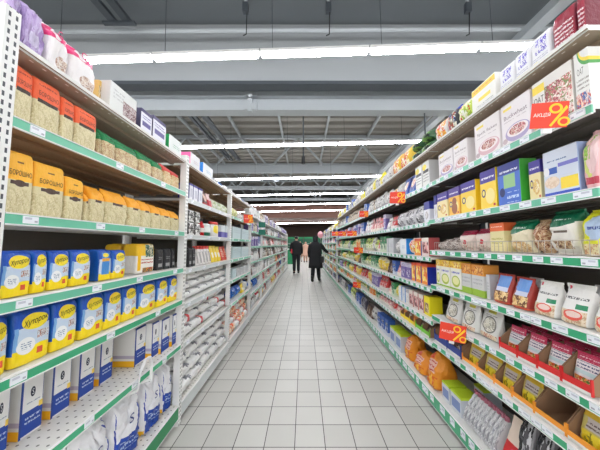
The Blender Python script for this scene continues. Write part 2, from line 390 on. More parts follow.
sty('oatG','box','oat_carton','white oat carton with a green arc','carton',(228,228,224),[('ell',1.0,.98,.75,.26,(80,160,80)),('ell',1.06,.98,.72,.2,(240,212,70)),('ell',1.12,.98,.7,.14,(228,228,224)),('lines',.12,.95,.36,.54,(160,156,150),14),('pic',.0,1,.02,.3,[(200,70,60),(240,190,150),(230,226,220),(70,100,160)],7)],
    [('OAT',.42,.66,.46,.12,(110,110,106),-.506)],bump=0,depth=.12)
sty('oatM','box','oat_carton','oat carton with a big muesli photo','carton',(226,222,216),[('pic',.34,1,.05,.8,[(196,110,110),(226,200,190),(150,70,76),(120,140,80),(236,226,216)],8),('rect',.0,.34,.76,.92,(240,212,70)),('rect',.0,.34,.0,.4,(214,190,120)),('lines',.03,.33,.1,.4,(150,110,60),12)],
    [('OAT',.18,.62,.27,.13,(50,48,50),-.506)],bump=0,depth=.1)
BOWL = lambda a, b: [('ell',.56,.26,.42,.2,a),('ell',.56,.30,.36,.14,(236,226,226)),('epic',.56,.31,.28,.11,[b,(236,220,216),(150,80,80),(210,170,150)],12),('ell',.12,.14,.09,.06,(190,170,176)),('rect',.1,.4,.84,.9,(236,214,90)),('lines',.1,.9,.56,.6,(190,180,184),30)]
sty('buck','box','flakes_carton','pale flakes carton with a lilac bowl','carton',(230,224,226),BOWL((170,158,196),(214,90,120)),[('Buckwheat',.52,.68,.8,.1,(140,120,130),-.506)],bump=0,depth=.12)
sty('spelt','box','flakes_carton','pale flakes carton with a pink bowl','carton',(232,226,226),BOWL((214,176,184),(196,110,110)),[('Spelt flakes',.52,.68,.8,.1,(130,110,116),-.506)],bump=0,depth=.12)
sty('whyel','box','flakes_carton','white carton with a yellow arc','carton',(226,226,222),[('ell',.3,.8,.3,.12,(240,214,60)),('rect',.1,.9,.56,.68,(50,50,54)),('lines',.1,.9,.2,.5,(150,146,146),9),('side',(196,196,196))],bump=0,depth=.12)
sty('bluepouch','pouch','cereal_pouch','deep blue pouch with an oval photo','pouch',(24,64,156),[('epic',.5,.6,.3,.25,[(236,206,180),(220,150,120),(246,236,226)],6),('band',.0,.16,(30,120,190))],rough=.3,depth=.1)
sty('palebl','box','flakes_carton','wide pale blue carton','carton',(206,214,228),[('rect',.0,.42,.48,.62,(54,92,180)),('ell',.1,.55,.09,.1,(226,226,232)),('rect',.45,1,.60,.68,(120,120,200)),('rect',.5,.97,.12,.36,(248,218,70)),('epic',.25,.3,.22,.13,[(232,214,196),(220,196,170)],8),('rect',.0,1,.0,.08,(54,86,190)),('lines',.1,.7,.72,.8,(110,130,170),16),('side',(150,168,204))],bump=0,depth=.12)
PY = lambda top: [('band',.68,1.4,top),('lines',.1,.9,.72,.86,(226,222,236),9),('ell',.22,.42,.13,.11,(60,56,120)),('ell',.22,.42,.08,.07,(240,220,120)),('ell',.62,.32,.28,.2,(246,226,150)),('rect',.8,.92,.06,.12,(190,60,60))]
sty('purpyel','box','porridge_carton','yellow carton with a violet top','carton',(248,212,76),PY((70,56,150))+[('side',(246,206,40))],bump=0,depth=.09)
sty('purpbr','box','porridge_carton','amber carton with a brown bear shape','carton',(240,190,80),PY((86,66,150))+[('ell',.55,.5,.2,.14,(150,90,60)),('ell',.55,.25,.26,.2,(160,100,66))],bump=0,depth=.09)
sty('purpcream','box','porridge_carton','cream carton with a violet top','carton',(240,226,170),PY((78,66,160))+[('epic',.6,.34,.3,.2,[(236,206,120),(220,180,120),(246,236,206)],6)],bump=0,depth=.09)
sty('bluegrn','box','porridge_carton','blue carton with a bright green side','carton',(70,110,200),[('band',.74,1.4,(46,56,140)),('lines',.1,.9,.78,.88,(220,224,240),9),('rect',.28,.78,.4,.72,(150,196,140)),('ell',.2,.32,.12,.11,(30,44,100)),('lines',.4,.9,.05,.3,(190,210,236),7),('side',(66,170,60))],bump=0,depth=.09)
sty('bluewh2','box','porridge_carton','white carton with a dark blue top','carton',(226,226,234),[('band',.62,1.4,(50,60,150)),('epic',.5,.34,.3,.2,[(200,196,200),(230,226,226),(160,150,150)],6)],bump=0,depth=.09)
sty('zebra','pillow','porridge_bag','black and white patterned bag','bag',(210,210,214),[('pic',0,1,.06,.94,[(214,214,218),(60,60,66),(160,160,168),(236,236,238),(110,110,118)],6)],depth=.12)
sty('yelblue','fold','chips_bag','lime yellow bag with a pale blue oval','bag',(226,226,50),[('ell',.58,.6,.44,.26,(176,196,222)),('lines',.3,.9,.56,.68,(60,80,150),7),('pic',.0,1,.0,.26,[(226,206,160),(236,226,180),(200,150,110)],6)],rough=.3,depth=.12)
sty('fruitbag','fold','muesli_bag','pink bag with a leafy green garland','bag',(226,178,180),[('ell',.42,.55,.36,.36,(206,214,120)),('ell',.6,.6,.36,.34,(228,196,196)),('pic',.1,.6,.5,.9,[(150,190,80),(226,178,180),(120,170,60)],7),('rect',.1,.95,.08,.2,(190,60,80))],rough=.3,depth=.12)
sty('greenwhb','pillow','pasta_bag','white bag with a dark green top','bag',(234,230,222),[('wave',.68,1,4.0,.05,(14,110,76)),('lines',.2,.8,.78,.86,(226,236,230),8),('rect',.3,.75,.5,.55,(110,96,86)),('pic',.2,.8,.14,.32,[(214,196,160),(190,150,110),(120,80,60)],8)],rough=.3,depth=.12)
sty('pastag','pillow','pasta_bag','cream pasta bag with a green crest','bag',(236,226,196),[('wave',.66,1,5.0,.06,(14,116,80)),('lines',.2,.8,.74,.84,(226,236,226),8),('epic',.5,.2,.42,.18,[(236,206,150),(214,170,110),(246,230,196)],8)],rough=.3,depth=.12)
sty('pastac','pillow','pasta_bag','clear bag of tan pasta shells','bag',(206,170,130),[('allpic',0,0,.05,.95,[(214,180,140),(170,120,90),(230,206,176),(140,90,70),(206,166,128)],7)],rough=.2,depth=.12)
sty('orgbox','box','pasta_carton','pale yellow box with an orange top','carton',(234,222,166),[('band',.72,1.4,(234,110,60)),('lines',.1,.9,.78,.88,(246,230,220),7),('lines',.1,.9,.2,.5,(200,190,120),7)],bump=.05,depth=.1)
sty('redwhp','pillow','pasta_bag','cream bag with a crimson top','bag',(228,210,200),[('band',.78,1.4,(160,24,62)),('lines',.15,.85,.82,.9,(226,190,200),9),('ell',.55,.45,.14,.11,(214,40,60)),('pic',.1,.9,.08,.28,[(228,210,196),(190,120,100),(236,226,214)],9)],rough=.3,depth=.12)
sty('greypk','pillow','pasta_bag','clear bag of greyish pasta','bag',(190,176,170),[('allpic',0,0,.05,.95,[(200,188,180),(150,136,132),(222,214,208),(120,104,100)],6)],rough=.2,depth=.12)
sty('cookie','pouch','biscuit_pouch','red biscuit pouch with a blue window','pouch',(170,60,50),[('rect',.14,.86,.55,.95,(96,150,220)),('rect',.14,.86,.38,.56,(200,206,230)),('pic',.1,.9,.08,.42,[(226,190,130),(196,150,90),(110,70,50),(240,214,160)],6),('band',.0,.06,(214,90,60))],rough=.3,depth=.1)
sty('croutG','pouch','snack_pouch','white snack pouch with red slices','pouch',(232,230,226),[('pic',.0,1,.0,.36,[(222,200,170),(196,160,126),(230,214,190)],6),('ell',.5,.24,.34,.13,(226,90,76)),('ell',.5,.26,.28,.08,(236,206,196)),('rect',.55,1,.40,.52,(40,140,96)),('rect',.02,.16,.86,.96,(220,70,90)),('lines',.1,.9,.6,.74,(90,90,90),8)],rough=.3,depth=.11)
sty('croutD','pouch','snack_pouch','grey snack pouch with a green band','pouch',(206,206,208),[('pic',.0,1,.0,.3,[(196,170,140),(150,120,96),(214,196,170)],6),('band',.3,.45,(20,110,76)),('lines',.1,.9,.55,.72,(90,90,96),8)],rough=.3,depth=.11)
sty('greybox','box','plain_carton','plain light grey carton','carton',(204,206,208),[('lines',.2,.8,.4,.7,(176,178,182),8),('side',(186,188,192))],bump=0,depth=.12)
sty('soup','box','soup_carton','yellow and white soup carton','carton',(234,232,222),[('band',.76,1.4,(246,206,70)),('pic',.0,1,.78,.98,[(246,206,70),(200,110,60),(246,226,140)],6),('lines',.1,.9,.56,.7,(90,100,190),7),('ell',.5,.3,.4,.2,(170,190,70)),('ell',.5,.32,.32,.14,(232,232,170)),('band',.0,.06,(150,190,60))],bump=0,depth=.08)
sty('soupo','box','soup_carton','grey soup carton with an orange top','carton',(206,206,206),[('band',.66,1.4,(226,150,60)),('pic',.0,1,.7,.95,[(226,150,60),(180,90,50),(240,190,110)],6),('band',.0,.22,(150,186,60)),('lines',.1,.9,.3,.55,(176,176,180),8)],bump=0,depth=.1)
sty('orgblue','box','soup_carton','orange carton with a deep blue side','carton',(240,150,60),[('pic',.1,.9,.15,.8,[(244,170,70),(246,226,120),(226,90,50),(250,240,200)],4),('side',(30,50,160)),('band',.86,1.4,(226,84,50))],bump=0,depth=.1)
sty('redpch','pouch','grain_pouch','pink and white grain pouch','pouch',(232,224,226),[('band',.74,1.4,(200,50,90)),('lines',.08,.92,.5,.72,(80,80,120),10),('band',.34,.46,(200,220,222)),('pic',.0,1,.0,.26,[(220,90,50),(236,160,80),(90,130,60),(240,210,160)],6),('lines',.1,.9,.78,.92,(240,200,210),12)],rough=.3,depth=.06)
sty('whpch','pouch','grain_pouch','white pouch with a round grey photo','pouch',(224,224,220),[('ell',.5,.42,.36,.26,(120,120,116)),('epic',.5,.42,.31,.22,[(226,222,206),(190,186,170),(240,238,230),(150,146,130)],9),('rect',.3,.7,.78,.88,(214,206,80)),('pic',.0,1,.0,.14,[(230,216,190),(190,110,100),(226,206,170)],7),('lines',.2,.8,.66,.72,(120,120,120),20)],rough=.3,depth=.06)
sty('yelbox','box','spice_carton','yellow carton with a dark photo','carton',(238,220,40),[('pic',.15,.85,.15,.65,[(110,80,70),(170,120,90),(226,206,160),(60,50,50)],5),('side',(240,226,30))],bump=0,depth=.12)
sty('pinkbox','box','tea_carton','pale carton with a pink photo','carton',(226,210,204),[('pic',.12,.9,.15,.75,[(206,110,120),(120,60,70),(236,196,190),(226,160,150)],4),('band',.82,1.4,(236,226,216)),('side',(190,90,90))],bump=0,depth=.1)
sty('sauce','pouch','sauce_pouch','olive and yellow sauce pouch','pouch',(206,190,110),[('band',.66,1.4,(226,186,50)),('rect',.15,.85,.35,.65,(200,190,186)),('pic',.0,1,.0,.3,[(226,196,30),(240,220,60),(150,140,40)],4),('lines',.15,.85,.4,.6,(110,90,90),10)],rough=.3,depth=.04)
sty('silver','pillow','seed_bag','silver and black crumpled bag','bag',(150,148,152),[('pic',0,1,.0,1,[(150,150,156),(40,40,44),(206,206,210),(90,88,92),(70,66,70)],4)],rough=.25,bump=.6,depth=.1)
sty('sachet','pouch','spice_sachet','slim white and silver sachet','sachet',(216,216,218),[('band',.88,1.4,(186,110,130)),('pic',.0,1,.1,.8,[(222,222,224),(170,170,176),(236,236,236)],5)],rough=.3,depth=.03)
sty('limebx','box','jelly_carton','white carton with a lime lid','carton',(210,214,220),[('band',.9,1.6,(196,222,50)),('rect',.1,.9,.2,.7,(120,140,190)),('side',(200,206,214)),('sideband',.88,1.6,(190,216,50))],bump=0,depth=.14)
sty('orange','lump','cake_bag','round orange bag with a white label','bag',(240,150,40),[('rect',.2,.78,.42,.74,(236,190,176)),('lines',.2,.75,.46,.7,(200,60,60),9),('pic',.1,.9,.05,.35,[(240,160,40),(226,110,40),(246,190,70)],3),('rect',.3,.55,.76,.9,(226,90,60))],rough=.3,bump=.5,depth=.16)
sty('darkpk','pillow','seed_bag','dark violet and grey bag','bag',(80,76,92),[('pic',0,1,.0,1,[(90,90,100),(44,40,56),(150,150,160),(120,110,130)],4)],rough=.3,depth=.1)
sty('redcart','pouch','spice_pouch','red and cream pouch with a blue emblem','pouch',(200,40,44),[('band',.5,1.4,(236,216,200)),('pic',.6,.95,.05,.4,[(110,100,190),(180,170,220)],6)],bump=0,depth=.14)
# generic stock for the distant bays
GEN = []
def gen(key, kind, name, desc, cat, base, cols, sc=5, **k):
    n = len(GEN); alt = cols[1]; v = n % 3
    dk = tuple(int(c*.45) for c in base)
    L = [('band',.74,1.4,alt),('epic',.5,.36,.40,.24,cols,sc),('lines',.12,.88,.80,.92,dk,9)]
    if v == 1: L = [('band',.0,.24,alt),('pic',.1,.9,.22,.52,cols,sc),('rect',.12,.88,.62,.78,dk),('lines',.2,.8,.64,.76,cols[-1],11)]
    if v == 2: L = [('wave',.5,-1,5.0,.05,alt),('epic',.56,.34,.34,.22,cols,sc),('ell',.5,.74,.38,.12,dk),('lines',.25,.75,.69,.79,cols[-1],12)]
    sty(key, kind, name, desc, cat, base, L, **k); GEN.append(key)
gen('g1','box','grocery_carton','white and grey carton','carton',(226,226,224),[(226,226,224),(196,196,200),(236,236,234),(140,140,146)])
gen('g2','pouch','grocery_pouch','red and white pouch','pouch',(206,60,56),[(206,60,56),(226,220,214),(190,40,50),(236,180,150)])
gen('g3','box','grocery_carton','green carton','carton',(60,140,90),[(60,140,90),(206,220,196),(40,100,70),(226,226,200)])
gen('g4','pillow','grocery_bag','yellow bag','bag',(238,206,70),[(238,206,70),(240,230,190),(220,160,50),(230,226,220)])
gen('g5','box','grocery_carton','blue and white carton','carton',(60,100,180),[(60,100,180),(214,220,232),(40,70,140),(230,230,232)])
gen('g6','jar','grocery_jar','jar with a pale label','jar',(196,180,160),[(226,220,210),(196,180,160),(150,120,96)])
gen('g7','pouch','grocery_pouch','dark brown pouch','pouch',(96,66,54),[(96,66,54),(60,44,40),(190,170,150),(140,96,70)])
gen('g8','pillow','grocery_bag','pale grey bag','bag',(214,212,208),[(214,212,208),(170,168,168),(232,230,228)])
gen('g9','bottle','grocery_bottle','white-labelled dark bottle','bottle',(60,56,60),[(226,222,216),(60,56,60),(200,60,50)])
gen('g10','box','grocery_carton','orange carton','carton',(234,140,60),[(234,140,60),(240,214,150),(214,90,50),(240,236,226)])
gen('g11','pouch','grocery_pouch','pink and cream pouch','pouch',(226,160,160),[(226,160,160),(238,226,214),(206,100,116)])
gen('g12','pillow','grocery_bag','lime and white bag','bag',(190,206,100),[(190,206,100),(232,232,210),(140,170,70)])
gen('g13','box','grocery_carton','violet carton','carton',(120,104,170),[(120,104,170),(210,204,226),(90,70,140),(232,230,236)])
gen('g14','pouch','grocery_pouch','white pouch','pouch',(230,230,228),[(230,230,228),(200,200,204),(238,238,238),(226,120,110)])

PROTO, MATS, BODY = {}, {}, {}
def proto(key, var):
    if (key, var) in PROTO: return PROTO[(key, var)]
    s = STY[key]
    if key not in MATS:
        MATS[key] = printed(key, s['base'], s['layers'], s['rough'], s['bump'])
    me = body(s['kind'], var+len(BODY)*0+hash(s['kind'])%1+var*3)
    me.materials.append(MATS[key])
    o = D.objects.new(s['name'], me)
    kids = []
    for t in s['text']:
        y = t[6] if len(t) > 6 else -.525
        kids.append(letter(o, t[0], t[1], t[2], t[3], t[4], t[5], y, t[7] if len(t) > 7 else 0, t[8] if len(t) > 8 else 0,
                           'emblem' if t[0] == 'S' else 'lettering'))
    if s['kind'] == 'bag':
        bm = bmesh.new(); bm_box(bm, -.43, .43, -.20, .06, .985, 1.012)
        f = D.objects.new('folded_top', fin(bm, 'folded_top')); f.data.materials.append(MATS[key]); f.parent = o; kids.append(f)
        uvl = f.data.uv_layers.new(name='UVMap')
        for l in uvl.data: l.uv = (.5, 1.0)
    if s['kind'] in ('pouch', 'pillow'):
        bm = bmesh.new(); bm_box(bm, -.47, .47, -.035, .035, .955, 1.01)
        f = D.objects.new('top_seal', fin(bm, 'top_seal')); f.data.materials.append(MATS[key]); f.parent = o; kids.append(f)
        uvl = f.data.uv_layers.new(name='UVMap')
        for l in uvl.data: l.uv = (.5, .97)
    if key == 'sackh':
        bm = bmesh.new()
        pts = [(-.30,-.03,.985),(-.32,-.50,1.0),(-.30,-.88,1.08),(-.26,-.92,1.34),(-.12,-.94,1.46),(.06,-.94,1.46),(.18,-.92,1.32),(.22,-.88,1.08),(.23,-.50,1.0),(.24,-.03,.985)]
        for a, b in zip(pts, pts[1:]): bm_beam(bm, a, b, .07, .03)
        f = D.objects.new('handle', fin(bm, 'handle')); f.data.materials.append(MAT['whiteplastic']); f.parent = o; kids.append(f)
    PROTO[(key, var)] = (o, kids)
    return PROTO[(key, var)]

ORD = ['first','second','third','fourth','fifth','sixth','seventh','eighth','ninth','tenth','eleventh','twelfth','thirteenth','fourteenth','fifteenth',
       'sixteenth','seventeenth','eighteenth','nineteenth','twentieth']
PLACED = {}      # (side, bay, shelf) -> list of (Y, desc, object, cat)
def place(key, side, bay, shelf, Y, w, z, h, X, depth=None, rot=0.0, tilt=0.0, extra='', small=False, roll=0.0):
    """one product; its front looks to the aisle"""
    s = STY[key]; sg = -1 if side == 'left' else 1
    o, kids = proto(key, random.randrange(2))
    c = o.copy(); COL.objects.link(c)
    d = depth or s['depth']
    c.scale = (w, d, h)
    c.location = (sg*(X+d/2), Y, z+.003+abs(math.sin(tilt))*d*.6)
    c.rotation_mode = 'ZXY' if False else 'XYZ'
    c.rotation_euler = (tilt, roll, (-sg)*PI/2+rot)
    if not small:
        for k in kids:
            kc = k.copy(); COL.objects.link(kc); kc.parent = c
    PLACED.setdefault((side, bay, shelf), []).append((Y, (extra+' ' if extra else '')+s['desc'], c, s['cat']))
    return c

NSH = {}
def shelf_name(i, n):        # i counted from the bottom
    k = n-1-i
    return 'bottom shelf' if i == 0 else ('top shelf' if k == 0 else ORD[k]+' shelf')
def bay_name(side, b):
    return ('nearest ' if b == 0 else ORD[b]+' ')+side+' bay'
def finish_labels():
    for (side, bay, sh), lst in PLACED.items():
        lst.sort(key=lambda t: t[0])
        place_ = f"{shelf_name(sh, NSH[side])}"
        cnt = {}
        for t in lst: cnt[t[1]] = cnt.get(t[1], 0)+1
        seen = {}
        for Y, desc, o, cat in lst:
            seen[desc] = seen.get(desc, 0)+1
            if cnt[desc] == 1: lab = f"{desc} on the {place_} of the {bay_name(side, bay)}"
            else: lab = f"{ORD[seen[desc]-1]} {desc} from the front, {place_}, {bay_name(side, bay)}"
            if len(lab.split()) > 16: print('LONG', lab)
            tag(o, lab, cat, f"{cat}s on the {place_} of the {bay_name(side, bay)}" if len(lst) > 1 else None)

# ------------------------------------------------------------------ shared materials
MAT = {}
MAT['whiteplastic'] = plain('white_plastic', (236,236,236), .4)
MAT['shelf'] = plain('shelf_metal', (226,226,222), .45, 0, .04, 4)
MAT['post'] = plain('upright_metal', (232,232,228), .45, 0, .04, 4)
MAT['dark'] = plain('black_parts_gap_shade', (30,31,33), .7)
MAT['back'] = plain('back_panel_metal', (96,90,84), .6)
MAT['mint'] = plain('mint_rail_plastic', (112,196,164), .3)
MAT['green'] = plain('green_rail_plastic', (20,140,84), .3)
MAT['midgreen'] = plain('mid_green_rail_plastic', (64,172,124), .3)
MAT['greyrail'] = plain('grey_rail_plastic', (206,212,212), .35)
MAT['kraft'] = plain('kraft_board', (150,116,88), .8)
MAT['steel'] = plain('painted_steel', (172,178,182), .5, 0, .08, 1.5)
MAT['darksteel'] = plain('dark_steel', (64,70,76), .5, 0, .1, 2)
MAT['flag'] = plain('teal_green_card', (10,104,84), .5)
MAT['wire'] = plain('bare_wire', (190,180,170), .35, .4)
MAT['red'] = plain('red_card', (232,60,34), .5)
MAT['redtray'] = plain('red_tray_card', (214,40,40), .5)
MAT['whitetray'] = plain('white_tray_card', (228,226,222), .5)
MAT['orangetray'] = plain('orange_tray_card', (246,160,50), .5)
MAT['bluetray'] = plain('blue_plastic', (28,56,140), .4)
MAT['limetray'] = plain('lime_tray_card', (120,200,60), .5)
MAT['yellowtray'] = plain('yellow_tray_card', (244,214,40), .5)
MAT['yellow'] = plain('yellow_ink', (250,196,30), .5)

def perforated():
    w = NB('perforated_shelf_metal'); o = w.sep(w.coord())
    fx = w.math('SUBTRACT', w.math('FRACT', w.math('MULTIPLY', o[0], 25.0)), .5)
    fy = w.math('SUBTRACT', w.math('FRACT', w.math('MULTIPLY', o[1], 25.0)), .5)
    m = w.ell(fx, fy, 0, 0, .13, .13)
    w.put(w.b.inputs['Base Color'], w.mix(m, lin((222,220,214)), lin((110,108,104))))
    w.b.inputs['Roughness'].default_value = .45
    return w.m
MAT['perf'] = perforated()
def wood(name, c1, c2, slots=False):
    w = NB(name); o = w.coord()
    mp = w.n.new('ShaderNodeMapping'); mp.inputs['Scale'].default_value = (14, 1.2, 14); w.l.new(o, mp.inputs[0])
    n = w.noise(mp.outputs[0], 2.0, 4.0)
    c = w.mix(n, lin(c1), lin(c2)); w.b.inputs['Roughness'].default_value = .6
    if slots:
        p = w.sep(o); q = w.math('SUBTRACT', w.math('FRACT', w.math('MULTIPLY', p[1], 22.0)), .5)
        c = w.mix(w.box(q, w.math('ABSOLUTE', p[0]), -.15, .15, .026, .032), c, lin((236,232,226)))
    w.put(w.b.inputs['Base Color'], c)
    return w.m
MAT['wood'] = wood('brown_shelf_board', (170,138,104), (136,104,76))
MAT['taupe'] = wood('taupe_shelf_board', (176,160,142), (158,140,122), True)
def slotted():
    w = NB('slotted_upright_metal'); o = w.sep(w.coord())
    fz = w.math('FRACT', w.math('MULTIPLY', o[2], 33.0))
    a = w.math('LESS_THAN', w.math('ABSOLUTE', w.math('SUBTRACT', w.math('ABSOLUTE', o[1]), .010)), .0035)
    m = w.math('MULTIPLY', a, w.math('LESS_THAN', fz, .55))
    w.put(w.b.inputs['Base Color'], w.mix(m, lin((232,232,230)), lin((70,74,80)))); w.b.inputs['Roughness'].default_value = .4
    return w.m
MAT['slots'] = slotted()
def tagmat():
    w = NB('price_tag_paper'); o = w.sep(w.coord('Generated'))
    m = w.box(o[1], o[2], .1, .55, .55, .85)
    m2 = w.box(o[1], o[2], .72, .92, .2, .45)
    c = w.mix(m, lin((236,240,246)), lin((200,204,216)))
    w.put(w.b.inputs['Base Color'], w.mix(m2, c, lin((176,178,190)))); w.b.inputs['Roughness'].default_value = .5
    return w.m
MAT['tag'] = tagmat()

# ------------------------------------------------------------------ the hall
def floor_mat():
    w = NB('floor_tile'); o = w.sep(w.coord())
    P = 0.213
    def cell(s, ph):
        q = w.math('ADD', w.math('MULTIPLY', s, 1/P), ph)
        return w.math('ABSOLUTE', w.math('SUBTRACT', w.math('FRACT', q), .5)), w.math('FLOOR', q)
    ax, ix = cell(o[0], 100+.065/P); ay, iy = cell(o[1], 100-1.805/P)
    g = w.math('MAXIMUM', w.math('GREATER_THAN', ax, .5-.0135), w.math('GREATER_THAN', ay, .5-.0135))
    cb = w.n.new('ShaderNodeCombineXYZ'); w.l.new(ix, cb.inputs[0]); w.l.new(iy, cb.inputs[1])
    wn = w.n.new('ShaderNodeTexWhiteNoise'); wn.noise_dimensions = '2D'; w.l.new(cb.outputs[0], wn.inputs['Vector'])
    tile = w.mix(wn.outputs['Value'], lin((208,206,200)), lin((197,195,189)))
    st = w.noise(w.coord(), 6.0, 5.0)
    tile = w.mix(w.math('MULTIPLY', st, .18), tile, lin((176,174,166)))
    w.put(w.b.inputs['Base Color'], w.mix(g, tile, lin((58,57,55))))
    w.b.inputs['Roughness'].default_value = .38
    w.bump(w.math('SUBTRACT', 1.0, g), .15, .002)
    return w.m
HX, Y0, Y1 = 13.0, -7.0, 46.0
struct(link('floor', boxmesh('floor', -HX, HX, Y0, Y1, -.2, 0), floor_mat()))
def ceil_mat(name, c1, c2, per, axis=1):
    w = NB(name); o = w.sep(w.coord())
    q = w.math('FRACT', w.math('MULTIPLY', o[axis], 1/per))
    m = w.math('GREATER_THAN', q, .6)
    w.put(w.b.inputs['Base Color'], w.mix(m, lin(c1), lin(c2))); w.b.inputs['Roughness'].default_value = .6
    return w.m
MAT['soffit'] = plain('soffit_grey', (104,110,114), .8, 0, .15, .6)
MAT['curtain'] = plain('smoke_curtain_grey', (150,154,156), .7, 0, .08, .5)
# corrugated steel deck
bm = bmesh.new(); y = 6.1; prev = None; ZD = 9.2
prof = []
while y < 46.0:
    prof += [(y, ZD), (y+.4, ZD), (y+.46, ZD+.26), (y+.8, ZD+.26)]; y += .86
prev = None
for (yy, zz) in prof:
    a = bm.verts.new((-HX, yy, zz)); b = bm.verts.new((HX, yy, zz))
    if prev: bm.faces.new((prev[0], prev[1], b, a))
    prev = (a, b)
struct(link('ceiling', fin(bm, 'ceiling'), plain('roof_deck_steel', (150,147,140), .55, 0, .1, 1)))
struct(link('ceiling_soffit', boxmesh('ceiling_soffit', -HX, HX, Y0, 5.9, 7.0, 7.2), MAT['soffit']))
struct(link('beam_fascia', boxmesh('beam_fascia', -HX, HX, 5.9, 6.05, 5.46, 9.4), MAT['curtain']))
bm = bmesh.new(); bm_box(bm, -HX, HX, 5.84, 6.12, 5.37, 5.46)
struct(link('beam_flange', fin(bm, 'beam_flange'), MAT['darksteel']))
wallm = plain('hall_wall', (196,196,192), .8)
struct(link('wall_left', boxmesh('wall_left', -HX-.2, -HX, Y0, Y1, 0, 9.6), wallm))
struct(link('wall_right', boxmesh('wall_right', HX, HX+.2, Y0, Y1, 0, 9.6), wallm))
struct(link('wall_front', boxmesh('wall_front', -HX, HX, Y0-.2, Y0, 5.2, 9.6), wallm))  # unseen wall, left open below so world light fills the shelves
bm = bmesh.new()
for k in range(8):
    xx = -HX+k*2*HX/7; bm_box(bm, max(-HX, xx-.06), min(HX, xx+.06), Y0-.15, Y0-.03, 0, 5.2)
bm_box(bm, -HX, HX, Y0-.15, Y0-.03, 0, .3); bm_box(bm, -HX, HX, Y0-.14, Y0-.04, 2.5, 2.6)
struct(link('added_fill_window', fin(bm, 'added_fill_window'), MAT['darksteel']))  # unseen window frame, added with the opening for fill light from behind
struct(link('wall_back', boxmesh('wall_back', -HX, HX, 44, 44.2, 0, 9.6), plain('back_wall_paint', (90,72,64), .8)))
# I-beam across the hall
def ibeam(name, yc, z0, z1, m, hx=HX):
    bm = bmesh.new(); t = (z1-z0)
    bm_box(bm, -hx, hx, yc-.16, yc+.16, z0, z0+t*.24)
    bm_box(bm, -hx, hx, yc-.16, yc+.16, z1-t*.40, z1)
    bm_box(bm, -hx, hx, yc-.02, yc+.02, z0+t*.24, z1-t*.40)
    return struct(link(name, fin(bm, name), m))
ibeam('beam_girder', 6.6, 5.04, 5.70, MAT['steel'])
bm = bmesh.new()
for zz in (5.02, 5.42):
    bm_box(bm, -1.62, -1.28, 6.38, 6.438, zz, zz+.22); bm_box(bm, -1.51, -1.40, 6.34, 6.438, zz-.06, zz+.30)
link('beam_bracket', fin(bm, 'beam_bracket'), MAT['steel'])['kind'] = 'structure'
# roof trusses
def truss(i, yc, zb, zt, m):
    bm = bmesh.new()
    bm_beam(bm, (-HX, yc, zb), (HX, yc, zb), .30, .30); bm_beam(bm, (-HX, yc, zt), (HX, yc, zt), .22, .22)
    x = -HX+.6; k = 0
    while x < HX-2.2:
        bm_beam(bm, (x, yc, zt), (x+2.0, yc, zb), .12, .12); bm_beam(bm, (x+2.0, yc, zb), (x+4.0, yc, zt), .12, .12); x += 4.0
    struct(link('beam_truss_%d' % i, fin(bm, 'beam_truss'), m))
for i, yc in enumerate((17.0, 23.0, 29.0)):
    truss(i+1, yc, 6.75, 9.0, MAT['steel'])
struct(link('beam_band', boxmesh('beam_band', -HX, HX, 16.75, 16.85, 6.35, 6.72), MAT['steel']))
# purlins along the hall
for i, xx in enumerate((-7.5, -4.5, -1.5, 1.5, 4.5, 7.5)):
    bm = bmesh.new(); bm_beam(bm, (xx, 6.2, 9.05), (xx, 43, 9.05), .12, .2)
    struct(link('beam_purlin_%d' % (i+1), fin(bm, 'beam_purlin'), MAT['steel']))
bm = bmesh.new(); bm_beam(bm, (5.35, Y0, 6.45), (5.35, 30, 6.45), .28, .2)
struct(link('beam_rail', fin(bm, 'beam_rail'), MAT['steel']))
bm = bmesh.new(); bm_bar(bm, (-HX, 5.55, 6.44), (HX, 5.55, 6.60), .05)
tag(link('sprinkler_pipe', fin(bm, 'sprinkler_pipe', True), MAT['steel']), 'long grey pipe crossing under the grey ceiling above the nearest lamp row', 'pipe')
# cable tray along the hall
ct = tag(empty('cable_tray', (-4.15, 3, 6.4)), 'black double cable tray running along the hall above the left shelving', 'cable tray')
for k, dx in enumerate((-.16, .16)):
    bm = bmesh.new(); bm_box(bm, dx-.08, dx+.08, -9.5, 2.3, 0, .08); link('channel', fin(bm, 'channel'), MAT['darksteel'], ct)
for yy in (-2.0, .9, 2.2):
    bm = bmesh.new(); bm_box(bm, -.36, .36, yy-.04, yy+.04, -.06, -.01); link('bracket', fin(bm, 'bracket'), MAT['darksteel'], ct)
ct = tag(empty('cable_tray', (-5.0, 8, 7.3)), 'dark double cable tray under the roof deck beyond the cross beam', 'cable tray')
for k, dx in enumerate((-.30, -.08, .3, .46)):
    bm = bmesh.new(); bm_box(bm, dx-.07, dx+.07, .5, 9.0, 0, .1); link('channel', fin(bm, 'channel'), MAT['darksteel'], ct)
for i, (x, y, z0, z1, lb) in enumerate((( -.02, 7.0, 3.75, 9.0, 'thin dark rod with a sensor hanging over the middle of the aisle'),
                                        (3.35, 6.6, 3.6, 9.0, 'thin dark rod with a sensor hanging above the right shelving'))):
    r = tag(empty('hanging_sensor', (x, y, z0)), lb, 'sensor')
    bm = bmesh.new(); bm_bar(bm, (0, 0, .2), (0, 0, z1-z0), .02); link('rod', fin(bm, 'rod', True), MAT['darksteel'], r)
    bm = bmesh.new(); bm_bar(bm, (0, 0, 0), (0, 0, .2), .05, 12); link('sensor_head', fin(bm, 'sensor_head', True), MAT['dark'], r)
